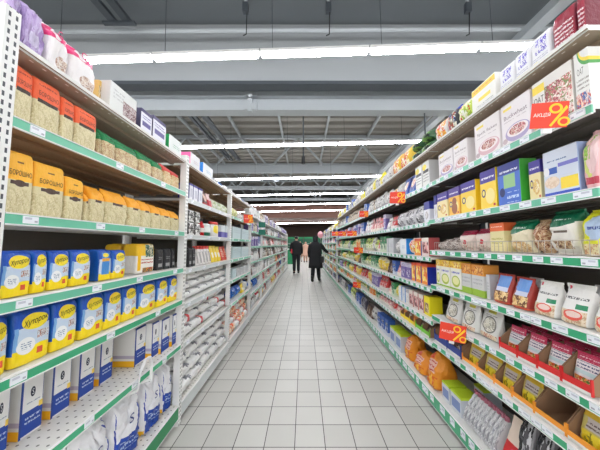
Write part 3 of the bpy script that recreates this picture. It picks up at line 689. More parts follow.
for i, (xx, lb) in enumerate(((-1.32, 'dark junction box hanging above the nearest lamps, left of the aisle centre'), (.55, 'dark junction box hanging above the nearest lamps, right of the aisle centre'), (3.7, 'small dark junction box on a cable above the right shelving near the ceiling'))):
    r = tag(empty('junction_box', (xx, 5.2, 6.62)), lb, 'junction box')
    bm = bmesh.new(); bm_box(bm, -.06, .06, -.05, .05, .0, .22); link('housing', fin(bm, 'housing'), MAT['darksteel'], r)
    bm = bmesh.new(); bm_bar(bm, (0, 0, .22), (0, 0, .38), .035, 8); link('bracket', fin(bm, 'bracket', True), MAT['steel'], r)
    bm = bmesh.new(); bm_bar(bm, (.03, 0, 0), (.02, .02, -.5), .012, 6); bm_bar(bm, (.02, .02, -.5), (-.05, .02, -.53), .012, 6); link('trailing_cord', fin(bm, 'trailing_cord', True), MAT['dark'], r)
bm = bmesh.new(); bm_bar(bm, (-1.55, 13.5, 5.1), (-1.55, 13.62, 5.1), .22, 20)
tag(link('round_sign', fin(bm, 'round_sign'), MAT['darksteel']), 'small round dark disc hanging high over the aisle', 'sign')
# lower wooden ceiling at the far end
struct(link('ceiling_far', boxmesh('ceiling_far', -HX, HX, 29, 44, 4.55, 4.75), ceil_mat('brown_slat_ceiling', (132,92,78), (84,60,54), 1.6)))
struct(link('ceiling_far_fascia', boxmesh('ceiling_far_fascia', -HX, HX, 28.8, 29, 4.55, 6.0), plain('brown_fascia', (112,80,70), .8)))

# lamps
LAMP = emit('lamp_diffuser', (250,251,255), 46.0)
LEN, LZ = 2.05, 5.0
rows = [-4.2, .12, 4.44, 8.72, 13.2, 17.6, 22.0, 26.4, 33.0]
hm = boxmesh('lamp_housing', -LEN/2, LEN/2, -.06, .06, .05, .11)
hm.materials.append(MAT['whiteplastic'])
dm = boxmesh('lamp_diffuser', -LEN/2+.03, LEN/2-.03, -.055, .055, 0, .05); dm.materials.append(LAMP)
bm = bmesh.new(); bm_bar(bm, (-.8, 0, .11), (-.8, 0, 2.0), .006, 5)
wm = fin(bm, 'suspension_wire'); wm.materials.append(MAT['darksteel'])
RN = ['behind the viewer', 'overhead', 'nearest in view', 'second in view', 'third in view', 'fourth in view', 'fifth in view', 'sixth in view', 'seventh in view']
for ri, ry in enumerate(rows):
    z = LZ if ry < 29 else 4.25
    for k in range(-4, 5):
        x = k*LEN*1.012+.20
        e = empty('ceiling_light', (x, ry-.02*x, z+.0175*x)); e.rotation_euler = (0, -math.atan(.0175), -math.atan(.02))
        pos = ['fourth from the centre to the left', 'third from the centre to the left', 'second from the centre to the left', 'just left of centre', 'central', 'just right of centre', 'second from the centre to the right', 'third from the centre to the right', 'fourth from the centre to the right'][k+4]
        tag(e, f"white tube lamp {pos}, ceiling row {RN[ri]}", 'ceiling lamp', 'tube lamps in rows under the roof')
        for nm, me in (('lamp_housing', hm), ('lamp_diffuser', dm), ('suspension_wire', wm)):
            if nm == 'suspension_wire' and z < 5: continue
            o = D.objects.new(nm, me); COL.objects.link(o); o.parent = e

# ------------------------------------------------------------------ gondola shelving
XL, XR = 0.975, 1.10
PITCHB = 1.25
LZS = [.16, .62, .965, 1.215, 1.505, 1.83, 2.095]
LZS2 = [.16, .61, .92, 1.20, 1.485, 1.79, 2.09]
LZS4 = [.16, .50, .80, 1.08, 1.37, 1.66, 1.95]
RZS = [.14, .58, .805, 1.06, 1.35, 1.615, 1.937, 2.255]
RZS2 = [.14, .565, .75, 1.025, 1.29, 1.60, 1.93, 2.25]
RZS4 = [.14, .42, .68, .94, 1.20, 1.46, 1.72, 1.98]
NSH['left'], NSH['right'] = 7, 8
LY = [.77+1.245*k for k in range(12)]
RY = [.90+1.25*k for k in range(12)]
LY[1] = 2.015; 
def zs(side, b):
    if side == 'left': return LZS if b == 0 else (LZS2 if b < 3 else LZS4)
    return RZS if b == 0 else (RZS2 if b < 6 else RZS4)

def shelf_mesh(name, L, dep, under, top, lip=.036):
    """front edge at x=0 running along +y; the board runs back to x=-dep; lip folded at the front"""
    bm = bmesh.new()
    bm_box(bm, -dep, -.008, 0, L, -.022, 0, 0)
    bm_box(bm, -.008, 0, 0, L, -lip, .002, 0)
    for xx in (-.10, -.24, -.38):
        bm_box(bm, xx-.03, xx, 0, L, -.036, -.022, 1)
    me = fin(bm, name); 
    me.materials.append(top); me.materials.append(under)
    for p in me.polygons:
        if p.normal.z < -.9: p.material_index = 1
    return me

def build_bay(side, b):
    sg = -1 if side == 'left' else 1
    y0, y1 = (LY if side == 'left' else RY)[b:b+2]
    X = XL if side == 'left' else XR
    posts = side == 'left' and b < 5 or side == 'right' and b >= 6
    gp = .023 if posts or b == 5 else .002
    L = y1-y0-gp*2
    if side == 'left': e = empty('gondola_shelving', (-X, y0, 0), 0.0)
    else: e = empty('gondola_shelving', (X, y0, 0), 0.0); 
    tag(e, f"white shelving unit with seven loaded shelves, {bay_name(side, b)} of the aisle" if side == 'left' else
           f"white shelving unit with eight loaded shelves, {bay_name(side, b)} of the aisle", 'shelving', 'shelving units along the aisle')
    # local frame: aisle side at local x=0, depth runs to -x for left, +x for right
    def P(name, bm_fn, mat, parent=e, mesh=None):
        me = mesh or fin(bm_fn, name)
        if mat: me.materials.append(mat)
        o = D.objects.new(name, me); COL.objects.link(o); o.parent = parent; return o
    zl = zs(side, b)
    dep = .46
    bm = bmesh.new(); bm_box(bm, *sorted((sg*(dep+.032), sg*(dep+.05))), .024, y1-y0-.024, .05, zl[-1]+.02); P('back_panel', bm, MAT['back'])
    bm = bmesh.new(); bm_box(bm, *sorted((sg*.05, sg*(dep-.02))), .024, y1-y0-.024, 0, .05); P('plinth', bm, MAT['dark'])  # near-black colour stands in for the shadow under the base rail
    # rear and front uprights
    bm = bmesh.new(); bm_box(bm, *sorted((sg*(dep-.01), sg*(dep+.03))), -.0, .02, 0, zl[-1]+.05); P('rear_upright', bm, MAT['darksteel'] if side == 'right' and b else MAT['post'])
    if posts:
        top = zl[-1]+(.09 if b == 0 else .05)
        bm = bmesh.new(); bm_box(bm, *sorted((sg*-.006, sg*.045)), -.022, .022, .0, top)
        P('upright', bm, MAT['slots'])
    n = len(zl)
    tagsN = 7 if side == 'right' else 2
    for i, z in enumerate(zl):
        near = b < 3
        if side == 'left':
            und = MAT['wood'] if i in (4, 5, 6) and b < 3 and not (i == 4) else MAT['shelf']
            if i == 6 and b == 0: und = MAT['taupe']
            top = MAT['perf'] if i <= 1 else MAT['shelf']
        else:
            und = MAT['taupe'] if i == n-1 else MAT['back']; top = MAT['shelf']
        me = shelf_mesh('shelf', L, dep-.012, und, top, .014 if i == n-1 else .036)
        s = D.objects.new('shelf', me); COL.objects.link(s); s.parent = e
        s.location = (0, gp, z)
        if side == 'right': s.scale = (-1, 1, 1)
        # price rail as sub-part (front of the lip), local to the shelf: +x is towards the aisle
        if i == n-1:
            continue
        if i == 0:
            h0, h1 = -.105, -.004
            rm = MAT['green'] if (side == 'left' and b == 0) else (MAT['mint'] if side == 'right' else MAT['greyrail'])
            if side == 'right': rm = MAT['midgreen']
        else:
            h0, h1 = -.040, .0
            if side == 'left': rm = (MAT['mint'] if i >= 3 else MAT['midgreen']) if b == 0 else (MAT['greyrail'] if b == 1 else MAT['mint'])
            else: rm = MAT['midgreen'] if i < 5 else MAT['mint']
        bm = bmesh.new(); bm_box(bm, 0, .006, 0, L, h0+.004, h1-.004)
        bm_box(bm, 0, .009, 0, L, h0, h0+.004); bm_box(bm, 0, .009, 0, L, h1-.004, h1)
        me = fin(bm, 'price_rail'); me.materials.append(rm); me.materials.append(MAT['whiteplastic'])
        for p in me.polygons:
            zc = p.center.z
            if zc < h0+.005 or zc > h1-.005: p.material_index = 1
        r = D.objects.new('price_rail', me); COL.objects.link(r); r.parent = s
        if b < 4:
            yy = .02 if side == 'right' else .05
            rs = random.Random(i*31+b*7+(side == 'left'))
            while yy < L-.07:
                wd = rs.choice((.05, .055, .065)) if side == 'right' else .05
                if yy+wd > L: break
                if i == 0 and side == 'left': break
                bm = bmesh.new()
                hh = (h0+.008, h1-.006) if i else (-.07, -.02)
                bm_box(bm, .006, .0085, yy, yy+wd, *hh)
                me = fin(bm, 'price_tag'); me.materials.append(MAT['tag'])
                t = D.objects.new('price_tag', me); COL.objects.link(t); t.parent = s
                yy += wd+(rs.choice((.004, .035, .05, .06, .07)) if side == 'right' else rs.choice((.25, .35)))
    return e
for b in range(11): build_bay('left', b); build_bay('right', b)
# wire guard on the nearest right bay's pasta shelf
wg = empty('wire_guard', (XR, .9, 1.355))
tag(wg, 'low wire fence along the pasta bags on the nearest right bay', 'shelf guard')
bm = bmesh.new()
bm_bar(bm, (.012, .03, .062), (.012, 1.20, .062), .0022, 6); bm_bar(bm, (.012, .03, .004), (.012, 1.20, .004), .0022, 6)
link('rail_wire', fin(bm, 'rail_wire', True), MAT['wire'], wg)
for k in range(40):
    bm = bmesh.new(); yy = .03+k*.03; bm_bar(bm, (.012, yy, 0), (.012, yy, .062), .0014, 5); link('stay_wire', fin(bm, 'stay_wire', True), MAT['wire'], wg)

# ------------------------------------------------------------------ products by shelf
def Yof(side, px, X, z):
    zc = F*X/abs(px-VX)
    return (zc-(z-CH)*math.sin(PITCH))/math.cos(PITCH)
def run(side, b, i, items, back=.03):
    z = zs(side, b)[i]
    for it in items:
        key, p0, p1, h = it[:4]; o = it[4] if len(it) > 4 else {}
        X = (XL if side == 'left' else XR)+o.get('back', back)
        zb = z+o.get('dz', 0)
        ya, yb = sorted((Yof(side, p0, X, zb+h/2), Yof(side, p1, X, zb+h/2)))
        ys = LY if side == 'left' else RY
        mg = .045 if X > (XL if side == 'left' else XR)+.1 else .028
        ya = max(ya, ys[b]+mg); yb = min(yb, ys[b+1]-mg)
        w = (yb-ya)*.965
        if STY[key]['kind'] != 'box': w *= 1.0
        kw = {k: v for k, v in o.items() if k in ('depth', 'rot', 'tilt', 'extra', 'roll')}
        rj = random.uniform(-.012, .012)*(.3 if STY[key]['kind'] == 'box' else 1)
        if w < .012: print('BADW', key, p0, w); continue
        kw.setdefault('rot', rj)
        place(key, side, b, i, (ya+yb)/2, w, zb, h, X, **kw)

# ---- left, nearest bay
run('left', 0, 6, [('lilac',4,24,.31,{'back':.04}),('lilac',25,48,.25,{'back':.04}),('pinkG',50,71,.22),('pinkG',71.5,98,.215),('yelbrown',98.5,101.5,.15,{'back':.08,'depth':.08}),
    ('cran',110,137,.16),('purplewh',141,152,.15),('purplewh',153,166,.17),('greenwh',169,181.5,.13)])
run('left', 0, 5, [('flourO',13,33,.205),('flourO',33.5,61,.205),('flourO',62,74.5,.19,{'back':.03}),('flourO',76,97,.19),('flourG',98.5,102,.15,{'back':.04}),
    ('flourG',104,116.5,.155),('flourG',117,140,.15),('flourG',140.5,153,.155),('flourG',153.5,164,.15),('flourR',164.5,172,.155),('flourR',172.5,180,.15)])
run('left', 0, 4, [('flourY',4,34,.222),('flourY',34.5,65,.21),('flourY',66,84,.185),('flourYs',85,89.5,.15,{'back':.04}),('flourYs',92,106,.175),('flourYs',106.5,129,.18),
    ('flourYs',130,142,.175),('flourYs',142.5,152,.17),('flourYs',152.5,161.5,.165),('flourYs',162,171.5,.16),('flourYs',172,180,.155)])
run('left', 0, 3, [('khut',1,32,.158),('khut',33,47.5,.158,{'extra':'upright'}),('khut',49.5,70,.156),('khut',71,91,.156),('khutb',99,112,.155,{'back':.04}),('khut',113,126,.15),
    ('yelpack',119,133,.185,{'back':.18}),('yelpack',137.5,154.5,.185,{'back':.05}),('blackpack',157,163.5,.15,{'back':.06}),('blackpack',164.5,171,.15,{'back':.06}),('blackpack',172,179,.15,{'back':.06})])
run('left', 0, 2, [('khut',-12,8,.19),('khut',12,51,.195),('khut',52.5,77.5,.195),('khut',81,104.5,.195),('khut',105,122,.195),('khut',123,137,.195),('khut',138.5,156,.19),('khut',157,168,.19),('khut',169,180,.185)])
run('left', 0, 1, [('whitebox',-9,9,.235,{'back':.15}),('whitebox',20,43.5,.235,{'back':.15}),('whitebox',52,71,.235,{'back':.15}),('whitebox',79,95,.235,{'back':.15}),('whitebox',100,113,.235,{'back':.15}),('whitebox',135,146,.235,{'back':.10}),('whitebox',152,159,.235,{'back':.06}),
    ('whitebox',161.5,169.5,.235,{'back':.04}),('whitebox',172.5,180,.235)], back=.03)
run('left', 0, 0, [('lblue',60,80,.27,{'back':.27}),('sack',80,114,.37,{'back':.04}),('sackh',115,144,.385,{'back':.04}),('sack',146,163.5,.375,{'back':.04}),('sack',165,180,.37,{'back':.04})])
# ---- left, second bay
run('left', 1, 6, [('pinkwh',190.5,200,.13),('bluewh',203,213,.13),('sugar',214,219,.06),('bluebag',219.5,223.5,.07),('sugar',224,229,.06)])
run('left', 1, 5, [('boxbw',189.5,193,.15),('boxbw',193.5,198,.15),('boxbw',198.5,202.5,.15),('redblack',204,208.5,.16),('redpink',209,213,.15),('greenpale',214,218,.12),('greenpale',218.5,223,.12),('greenpale',223.5,229,.12)])
run('left', 1, 4, [('coffee',188.8,195,.11),('coffee',195.5,200.8,.11),('coffee',188.8,195,.105,{'dz':.117,'extra':'upper'}),('coffee',195.5,200.8,.105,{'dz':.117,'extra':'upper'}),
    ('redbottle',202,205.5,.17),('whgreen',206.5,212.5,.13),('yelround',213.5,220.5,.17),('whblue2',221.5,225,.15),('whblue2',225.5,229,.15)])
run('left', 1, 3, [('blackpack',188.8,192,.17),('blackpack',192.3,195.8,.17),('redtop',196.5,199.5,.18),('redtop',200,203,.18),('redtop',203.3,206,.18),('redtop',206.3,209,.18),('redtop',209.3,211.7,.18),
    ('yelpouch',212.2,215,.18),('yelpouch',215.3,218,.18),('yelpouch',218.3,221.3,.17),('redpouch2',222,225,.17),('redpouch2',225.4,229,.17)])
def pile(side, b, i, keys, n, layers, w, h, dep, y0=None, y1=None, back=.03):
    """bags lying flat in layers"""
    ys = (LY if side == 'left' else RY)
    a = (y0 if y0 is not None else ys[b])+.03; e = (y1 if y1 is not None else ys[b+1])-.03
    sg = -1 if side == 'left' else 1
    X = XL if side == 'left' else XR
    z = zs(side, b)[i]
    for l in range(layers):
        step = (e-a)/n
        for k in range(n):
            key = keys[(k+l) % len(keys)]
            s = STY[key]
            o, kids = proto(key, random.randrange(2))
            c = o.copy(); COL.objects.link(c)
            # lying on its back, long side along the shelf edge
            hh = h*random.uniform(.84, .94); dd = dep*random.uniform(.8, 1.0)
            c.scale = (dd, hh, step*random.uniform(.9, .95))
            m = Matrix(((1, 0, 0), (0, 0, 1), (0, -1, 0))).to_4x4()
            m = Matrix.Rotation(random.uniform(-.06, .06), 4, 'Z') @ m
            c.rotation_euler = m.to_euler()
            c.location = (sg*(X+back+.012+l*.022+random.uniform(0, .02)+dd/2), a+step*(k+.02)+(step*.02), z+.009+h*(l+.5)*1.02)
            for kk in kids:
                kc = kk.copy(); COL.objects.link(kc); kc.parent = c
            ex = ['bottom-layer', 'middle-layer', 'upper-layer', 'topmost'][l if layers < 4 or l < 3 else 3] if layers > 1 else 'lying'
            if layers == 2 and l == 1: ex = 'upper-layer'
            PLACED.setdefault((side, b, i), []).append((c.location.y, ex+' '+s['desc'], c, s['cat']))
pile('left', 1, 2, ['sugar'], 6, 3, .1, .072, .20, back=.005)
pile('left', 1, 1, ['sugar','sugarR','sugar'], 5, 3, .1, .083, .22, back=.005)
pile('left', 1, 0, ['sugar'], 5, 4, .1, .097, .24, back=-.005)
# ---- left, third bay
run('left', 2, 6, [('sugar',232.5,237,.05),('sugar',237.5,242,.06),('bluebag',242.3,245.5,.06),('sugar',246,250,.06)])
run('left', 2, 5, [('yelgreenbag',233,238.8,.15),('greywh',239.5,243,.12),('greywh',243.3,246.8,.11),('greenpale',247.3,250.2,.13)])
run('left', 2, 4, [('palebox',232.5,241,.17),('palebox',241.5,250,.17)])
run('left', 2, 3, [('palebox',232.5,241,.16),('palebox',241.5,250,.16)])
run('left', 2, 2, [('palebox',232.5,236.5,.13),('greybox',237,240,.12),('greybox',240.4,243,.12),('greybox',243.4,246,.12),('greybox',246.4,250,.12)])
run('left', 2, 1, [('bluebag',232.5,237,.16),('bluebag',237.4,241.5,.15),('yelpouch',242,244.5,.14),('sugar',244.8,247.4,.14),('bluebag',247.8,250.2,.15)])
pile('left', 2, 0, ['sugarO','sugarO','sugarR'], 6, 3, .1, .1, .24, back=.0)

# ---- right, nearest bay
run('right', 0, 7, [('maroon',576.5,606,.17),('maroon',552,575.5,.17),('whviolet',530.5,550,.155),('whviolet',514.5,529.5,.15),('whviolet',499,513.5,.145),('yelwh',471.5,496,.165),
    ('limebag',455.5,470,.18),('multibag',445.5,454.5,.20),('redwhbag',433,444.5,.19)])
run('right', 0, 6, [('oatG',575,606,.25),('oatM',532.5,573.5,.245),('buck',501,531,.24),('spelt',474.5,500,.24),('spelt',453.5,467.5,.21,{'back':.04}),('buck',438.5,453,.21,{'back':.04})])
run('right', 0, 5, [('fruitbag',581,610,.24),('palebl',543,579.5,.21),('purpcream',529,541,.20,{'back':.05}),('bluegrn',497.5,521,.235),('purpyel',480,496.5,.24),('purpyel',460.5,476,.215),('purpbr',448.5,459.5,.21),
    ('purpcream',437,447.5,.205),('bluewh2',431,436.5,.20)])
run('right', 0, 4, [('yelblue',579,606,.19,{'back':.05}),('greenwhb',544,575,.20,{'back':.05}),('pastac',530,543,.17,{'back':.06}),('pastag',506,529,.175,{'back':.05}),('orgbox',490,504.5,.175,{'back':.05}),
    ('redwhp',472,489,.15,{'back':.05}),('redwhp',456.5,471,.145,{'back':.05}),('greypk',447,455.5,.10,{'back':.05}),('greypk',440,446.5,.09,{'back':.05}),('greypk',432.5,439.5,.075,{'back':.05})])
run('right', 0, 3, [('croutG',590,612,.165),('croutD',584,601,.155,{'back':.16}),('croutG',556,586,.165),('croutG',530.5,554,.16),('croutD',521,535,.15,{'back':.15}),('cookie',508.5,527.5,.16),('cookie',491,507.5,.165),('greybox',486.5,490,.15,{'back':.04,'depth':.1}),
    ('soupo',471.5,484,.205),('soupo',461.5,471,.205),('soup',450.5,461,.21),('soup',440.5,450,.21),('soup',431,440,.21)])

def tray(side, b, i, ya, yb, h, dep, X, m_out, label, wall=.0035, front=.45, m_strip=None, name='display_tray'):
    """open-topped shelf-ready carton: low front, sloping sides"""
    sg = 1 if side == 'right' else -1
    z = zs(side, b)[i]+.003
    e = empty(name, (sg*X, ya, z)); L = yb-ya
    def px(x0, x1): return sorted((sg*x0, sg*x1))
    bm = bmesh.new(); bm_box(bm, *px(0, dep), 0, L, 0, wall); link('tray_floor', fin(bm, 'tray_floor'), MAT['kraft'], e)
    bm = bmesh.new(); bm_box(bm, *px(dep-wall, dep), 0, L, wall, h); link('tray_back', fin(bm, 'tray_back'), MAT['kraft'], e)
    bm = bmesh.new(); bm_box(bm, *px(-.001, wall), 0, L, wall, h*front); link('tray_front', fin(bm, 'tray_front'), m_strip or m_out, e)
    bm = bmesh.new(); bm_box(bm, *px(-.0025, -.001), 0, L, 0, .012); link('white_trim', fin(bm, 'white_trim'), MAT['whitetray'], e)
    for yy in (0, L-wall):
        bm = bmesh.new()
        pts = [(wall, wall), (dep-wall, wall), (dep-wall, h), (dep*.35, h), (wall, h*front*1.5)]
        va = [bm.verts.new((sg*x, yy, zz)) for x, zz in pts]; vb = [bm.verts.new((sg*x, yy+wall, zz)) for x, zz in pts]
        bm.faces.new(va); bm.faces.new(vb[::-1])
        for k in range(5): bm.faces.new((va[k], vb[k], vb[(k+1)%5], va[(k+1)%5]))
        link('tray_side', fin(bm, 'tray_side'), MAT['kraft'], e)
        bm = bmesh.new(); bm_box(bm, *px(-.003, .006), yy-(.001 if yy == 0 else 0), yy+wall+.001, 0, h*front*1.6)
        link('edge_strip', fin(bm, 'edge_strip'), m_out, e)
    tag(e, label, 'display tray')
    return e
def tray_run(side, b, i, edges, h, dep, back, m_out, desc, key, n, ph, front=.45, m_strip=None, tilt=-.25, skip=()):
    X = (XL if side == 'left' else XR)+back
    z = zs(side, b)[i]
    ys = sorted(Yof(side, p, X, z+h/2) for p in edges)
    for k, (a, c) in enumerate(zip(ys, ys[1:])):
        if c-a < .06: continue
        tray(side, b, i, a+.002, c-.002, h, dep, X, m_out, f"{ORD[k]} {desc} from the front, {shelf_name(i, NSH[side])}, {bay_name(side, b)}", front=front, m_strip=m_strip)
        if k in skip: continue
        for q in range(n):
            kk = key[(k+q) % len(key)]
            place(kk, side, b, i, (a+c)/2, (c-a)*.84, z+.005, ph, X+.032+q*.055, depth=.034, tilt=tilt*.6, rot=random.uniform(-.04, .04), extra='' if q == 0 else 'rear')
tray_run('right', 0, 2, [607,592.5,561,537,517,499], .125, .22, .02, MAT['redtray'], 'red-edged open cardboard tray', ['redpch'], 3, .13, front=.32)
run('right', 0, 2, [('whpch',477,497,.195,{'back':.05,'tilt':-.12}),('whpch',463,481,.16,{'back':.13,'tilt':-.12}),('whpch',459.5,475,.195,{'back':.03,'tilt':-.12}),('whpch',444,457.5,.19,{'back':.03,'tilt':-.12}),('whpch',450,462,.165,{'back':.12,'tilt':-.12}),
   ('yelbox',431.5,438,.135)])
tray_run('right', 0, 1, [612,566,534,512,494,477,462], .12, .2, .02, MAT['orangetray'], 'orange-edged open cardboard tray', ['sauce'], 2, .15, front=.28, skip=(1,))
tray_run('right', 0, 1, [461,447,434.5], .12, .2, .02, MAT['bluetray'], 'blue plastic bin', ['g7'], 1, .08, front=.5)
run('right', 0, 0, [('silver',585,612,.34,{'back':.03,'tilt':-.12}),('silver',563,584,.35,{'back':.03,'tilt':-.12}),('silver',545,562,.34,{'back':.03,'tilt':-.12}),('silver',527,544,.35,{'back':.03,'tilt':-.12}),('silver',511,526,.34,{'back':.03,'tilt':-.12}),('redcart',497,510,.27,{'back':.02,'tilt':-.3,'depth':.05})])
YB = Yof('right', 496, XR+.05, .2); YE = Yof('right', 463, XR+.05, .2)
for k in range(9):
    place('sachet', 'right', 0, 0, YB+(YE-YB)*(k+.5)/9, (YE-YB)/9*.8, .14, .21, XR+.04, depth=.2)
run('right', 0, 0, [('limebx',450.5,461.5,.14,{'back':.04}),('limebx',441.5,449.5,.14,{'back':.04}),('limebx',434.5,441,.14,{'back':.04}),('limebx',455,461.5,.14,{'back':.19,'extra':'rear'}),('limebx',463,472,.14,{'back':.27,'extra':'rear'}),('limebx',474,484,.14,{'back':.27,'extra':'rear'})])
# ---- right, second bay  (px 384..429)
run('right', 1, 7, [('greenblk',419,430,.105),('greenblk',419.5,430,.10,{'dz':.112,'extra':'upper'}),('greenblk',410,418.5,.10),('greenblk',410,418,.09,{'dz':.108,'extra':'upper'}),('redyel',398.5,408.5,.23),('redyel',391.5,398,.24),('greywh',385.5,391,.20)])
run('right', 1, 6, [('whyel',422.5,429.5,.235),('whyel',415.5,422,.235) ,('bluepouch',408,415,.2),('bluepouch',401.5,407.5,.2),('greywh',396,401,.2),('redwhbag',390,395.5,.18),('greywh',385,389.5,.2)])
run('right', 1, 5, [('bluewh2',424,429.5,.19),('zebra',413.5,423.5,.18),('zebra',404,413,.175),('zebra',395.5,403.5,.165),('g2',390,395,.15),('g14',385,389.5,.15)])
run('right', 1, 4, [('pinkbox',421.5,429,.17),('orgblue',414.5,421,.165),('redwhbag',407.5,414,.175),('bluewh',400,406.5,.17),('greywh',394.5,399.5,.16),('greybox',388.5,393.5,.19),('greybox',384.5,388,.19)])
run('right', 1, 3, [('orgblue',421.5,427.5,.19),('orgblue',415.5,421,.19),('orgblue',411.5,415,.185),('g13',406,411,.17),('g13',401,405.5,.17),('g11',396.5,400.5,.17),('g5',392.5,396,.17),('g7',388.5,392,.17),('g7',384.5,388,.17)])
run('right', 1, 2, [('yelbox',424,429.5,.17),('pinkbox',418.5,423.5,.165),('pinkbox',413.5,418,.165),('pinkbox',409,413,.165),('g1',405.5,408.5,.16),('bluewh',402,405,.16),('bluewh',398.5,401.5,.16),('yelsnack',395,398,.15),('g3',391.5,394.5,.16),('g11',388,391,.15),('g12',384.5,387.5,.15)])
tray_run('right', 1, 1, [429.5,422,415.5], .11, .2, .02, MAT['limetray'], 'lime-edged open cardboard tray', ['g7'], 1, .1, front=.4)
tray_run('right', 1, 1, [415,409.5,404.5,400.5], .11, .2, .02, MAT['yellowtray'], 'yellow-edged open cardboard tray', ['g10','g14'], 1, .1, front=.4)
run('right', 1, 1, [('g11',395,400,.13),('g2',391.5,394.5,.13),('g11',388,391,.13),('g2',384.5,387.5,.13)])
run('right', 1, 0, [('orange',424,437,.31,{'depth':.22,'back':.02}),('orange',411,422.5,.20,{'depth':.22,'back':.02}),('orange',402,410,.27,{'depth':.22}),('limebx',395.5,401,.2),('limebx',390,394.8,.2),('limebx',384.5,389,.18)])
# ---- everything further down the aisle
def fill(side, b, i, keys, seed, hmax):
    r = random.Random(seed)
    ys = LY if side == 'left' else RY
    X = XL if side == 'left' else XR
    y, e = ys[b]+.035, ys[b+1]-.035
    z = zs(side, b)[i]
    zl = zs(side, b); room = (zl[i+1]-z-.05) if i+1 < len(zl) else .24
    key = r.choice(keys); left = r.randint(1, 3)
    step = .135 if b < 5 else .19
    while y < e-.07:
        if left == 0: key = r.choice(keys); left = r.randint(1, 3); h = None
        w = step*r.uniform(.75, 1.15)
        if STY[key]['kind'] in ('bottle', 'jar'): w = min(w, .11)
        w = min(w, e-y)
        hh = min(room*r.uniform(.66, .96), hmax)
        place(key, side, b, i, y+w/2, w*.94, z, hh, X+.03+r.uniform(0, .02), small=b > 4, rot=r.uniform(-.02, .02))
        y += w; left -= 1
LP = [['sugar','g14','g8','sugarR'], ['g1','g14','bluebag','g8'], ['g2','g14','g1','g8','g7'], ['g1','g2','g14','greenpale'], ['g1','g8','g13','g5'], ['g8','g13','g1','g6'], ['g8','g1','sugar']]
LPF = [['g2','g8','g4','g1','g14'], ['g5','g1','g2','g8','g7'], ['g2','g10','g7','g8','g1'], ['g8','g7','g14','g1','g6'], ['g2','g11','g1','g7','g8'], ['g13','g1','g8','g7'], ['g13','g8','g1','g6']]
for b in range(3, 11):
    for i in range(7):
        fill('left', b, i, (LP if b == 3 else LPF)[i], b*100+i, .22)
RP = [['darkpk','g8','silver','g7','g12','g5'], ['g3','g4','g11','g12','g10'], ['g3','g12','g4','g13','g2'], ['g7','g4','g3','g12','g13'], ['g3','g12','g10','g8','g2'], ['g14','g2','g11','g5','g13'], ['g8','g6','g14','greywh','g5'], ['greywh','g8','yelsnack','g5']]
for b in range(2, 11):
    for i in range(8):
        fill('right', b, i, RP[i], 5000+b*100+i, .22)
finish_labels()

# ------------------------------------------------------------------ promo signs
def promo(x, y, z, w, h, yaw, roll, label, text=True):
    e = empty('promo_sign', (x, y, z)); e.rotation_euler = (0, roll, 0)
    e.rotation_mode = 'XYZ'
    m = Matrix.Rotation(yaw, 4, 'Z') @ Matrix.Rotation(roll, 4, 'Y')
    e.rotation_euler = m.to_euler()
    tag(e, label, 'sign', 'red promotion signs on the shelf edges')
    bm = bmesh.new(); bm_box(bm, -w/2, w/2, 0, .003, 0, h); link('card', fin(bm, 'card'), MAT['red'], e)
    bm = bmesh.new(); bm_box(bm, -.015, .015, .0035, .012, -.02, .03); link('clip', fin(bm, 'clip'), MAT['whiteplastic'], e)
    if text:
        o = letter(e, 'АКЦІЯ', .5-w*.2, h*.5, w*.46, h*.17, (250,236,226), y=-.001); COL.objects.link(o)
    bm = bmesh.new()
    def ringg(cx, cz, ro, ri):
        n = 20
        a = [bm.verts.new((cx+ro*math.cos(2*PI*i/n), -.0012, cz+ro*math.sin(2*PI*i/n))) for i in range(n)]
        c = [bm.verts.new((cx+ri*math.cos(2*PI*i/n), -.0012, cz+ri*math.sin(2*PI*i/n))) for i in range(n)]
        for i in range(n): bm.faces.new((a[i], a[(i+1)%n], c[(i+1)%n], c[i]))
    ringg(w*.16, h*.74, h*.20, h*.12); ringg(w*.40, h*.22, h*.18, h*.11)
    p = [(w*.02,.08*h),(w*.08,.04*h),(w*.48,.74*h),(w*.43,.84*h)]
    bm.faces.new([bm.verts.new((a, -.0015, b)) for a, b in p])
    link('percent_symbol', fin(bm, 'percent_symbol'), MAT['yellow'], e)
    return e
def sign_at(px, py, X, w, h, yaw, roll, label, text=True):
    sg = 1 if px > VX else -1
    zc = F*X/abs(px-VX); dz = None
    t = (HY-py)/F*zc
    return promo(sg*X, zc, CH+t, w, h, yaw, roll, label, text)
sign_at(555.5, 124.5, XR-.09, .118, .108, -.42, .13, 'red promotion card hanging on the second shelf by the oat cartons')
sign_at(447.5, 338, XR-.09, .155, .115, -.42, .12, 'red promotion card by the white grain pouches on the lower right shelves')
sign_at(398, 203, XR-.13, .15, .12, -.5, .06, 'red promotion card beside the deep blue pouches on the right')
sign_at(364, 217, XR-.13, .15, .1, -.6, .05, 'small red promotion card on the third right bay upper shelf')
sign_at(374, 292.5-40, XR-.13, .16, .1, -.6, .05, 'small red promotion card among the boxes at middle right height') if False else None
sign_at(358, 253, XR-.13, .17, .1, -.6, .05, 'small red promotion card halfway up the shelving on the right')
sign_at(352, 236, XR-.13, .2, .1, -.5, .0, 'red promotion card above eye level further along the right shelving')
sign_at(356, 287, XR-.13, .15, .1, -.6, .05, 'small red promotion card low down on the right shelving')
sign_at(342, 236, XR-.13, .2, .12, -.4, .0, 'red promotion card near the first slim white upright on the right')
sign_at(335, 236, XR-.13, .2, .14, -.4, .0, 'farthest red promotion card on the right, by the dark-coated shopper')
sign_at(248, 223, XL-.13, .14, .13, .5, 0, 'orange-red promotion card on the left beside the pale blue cartons')
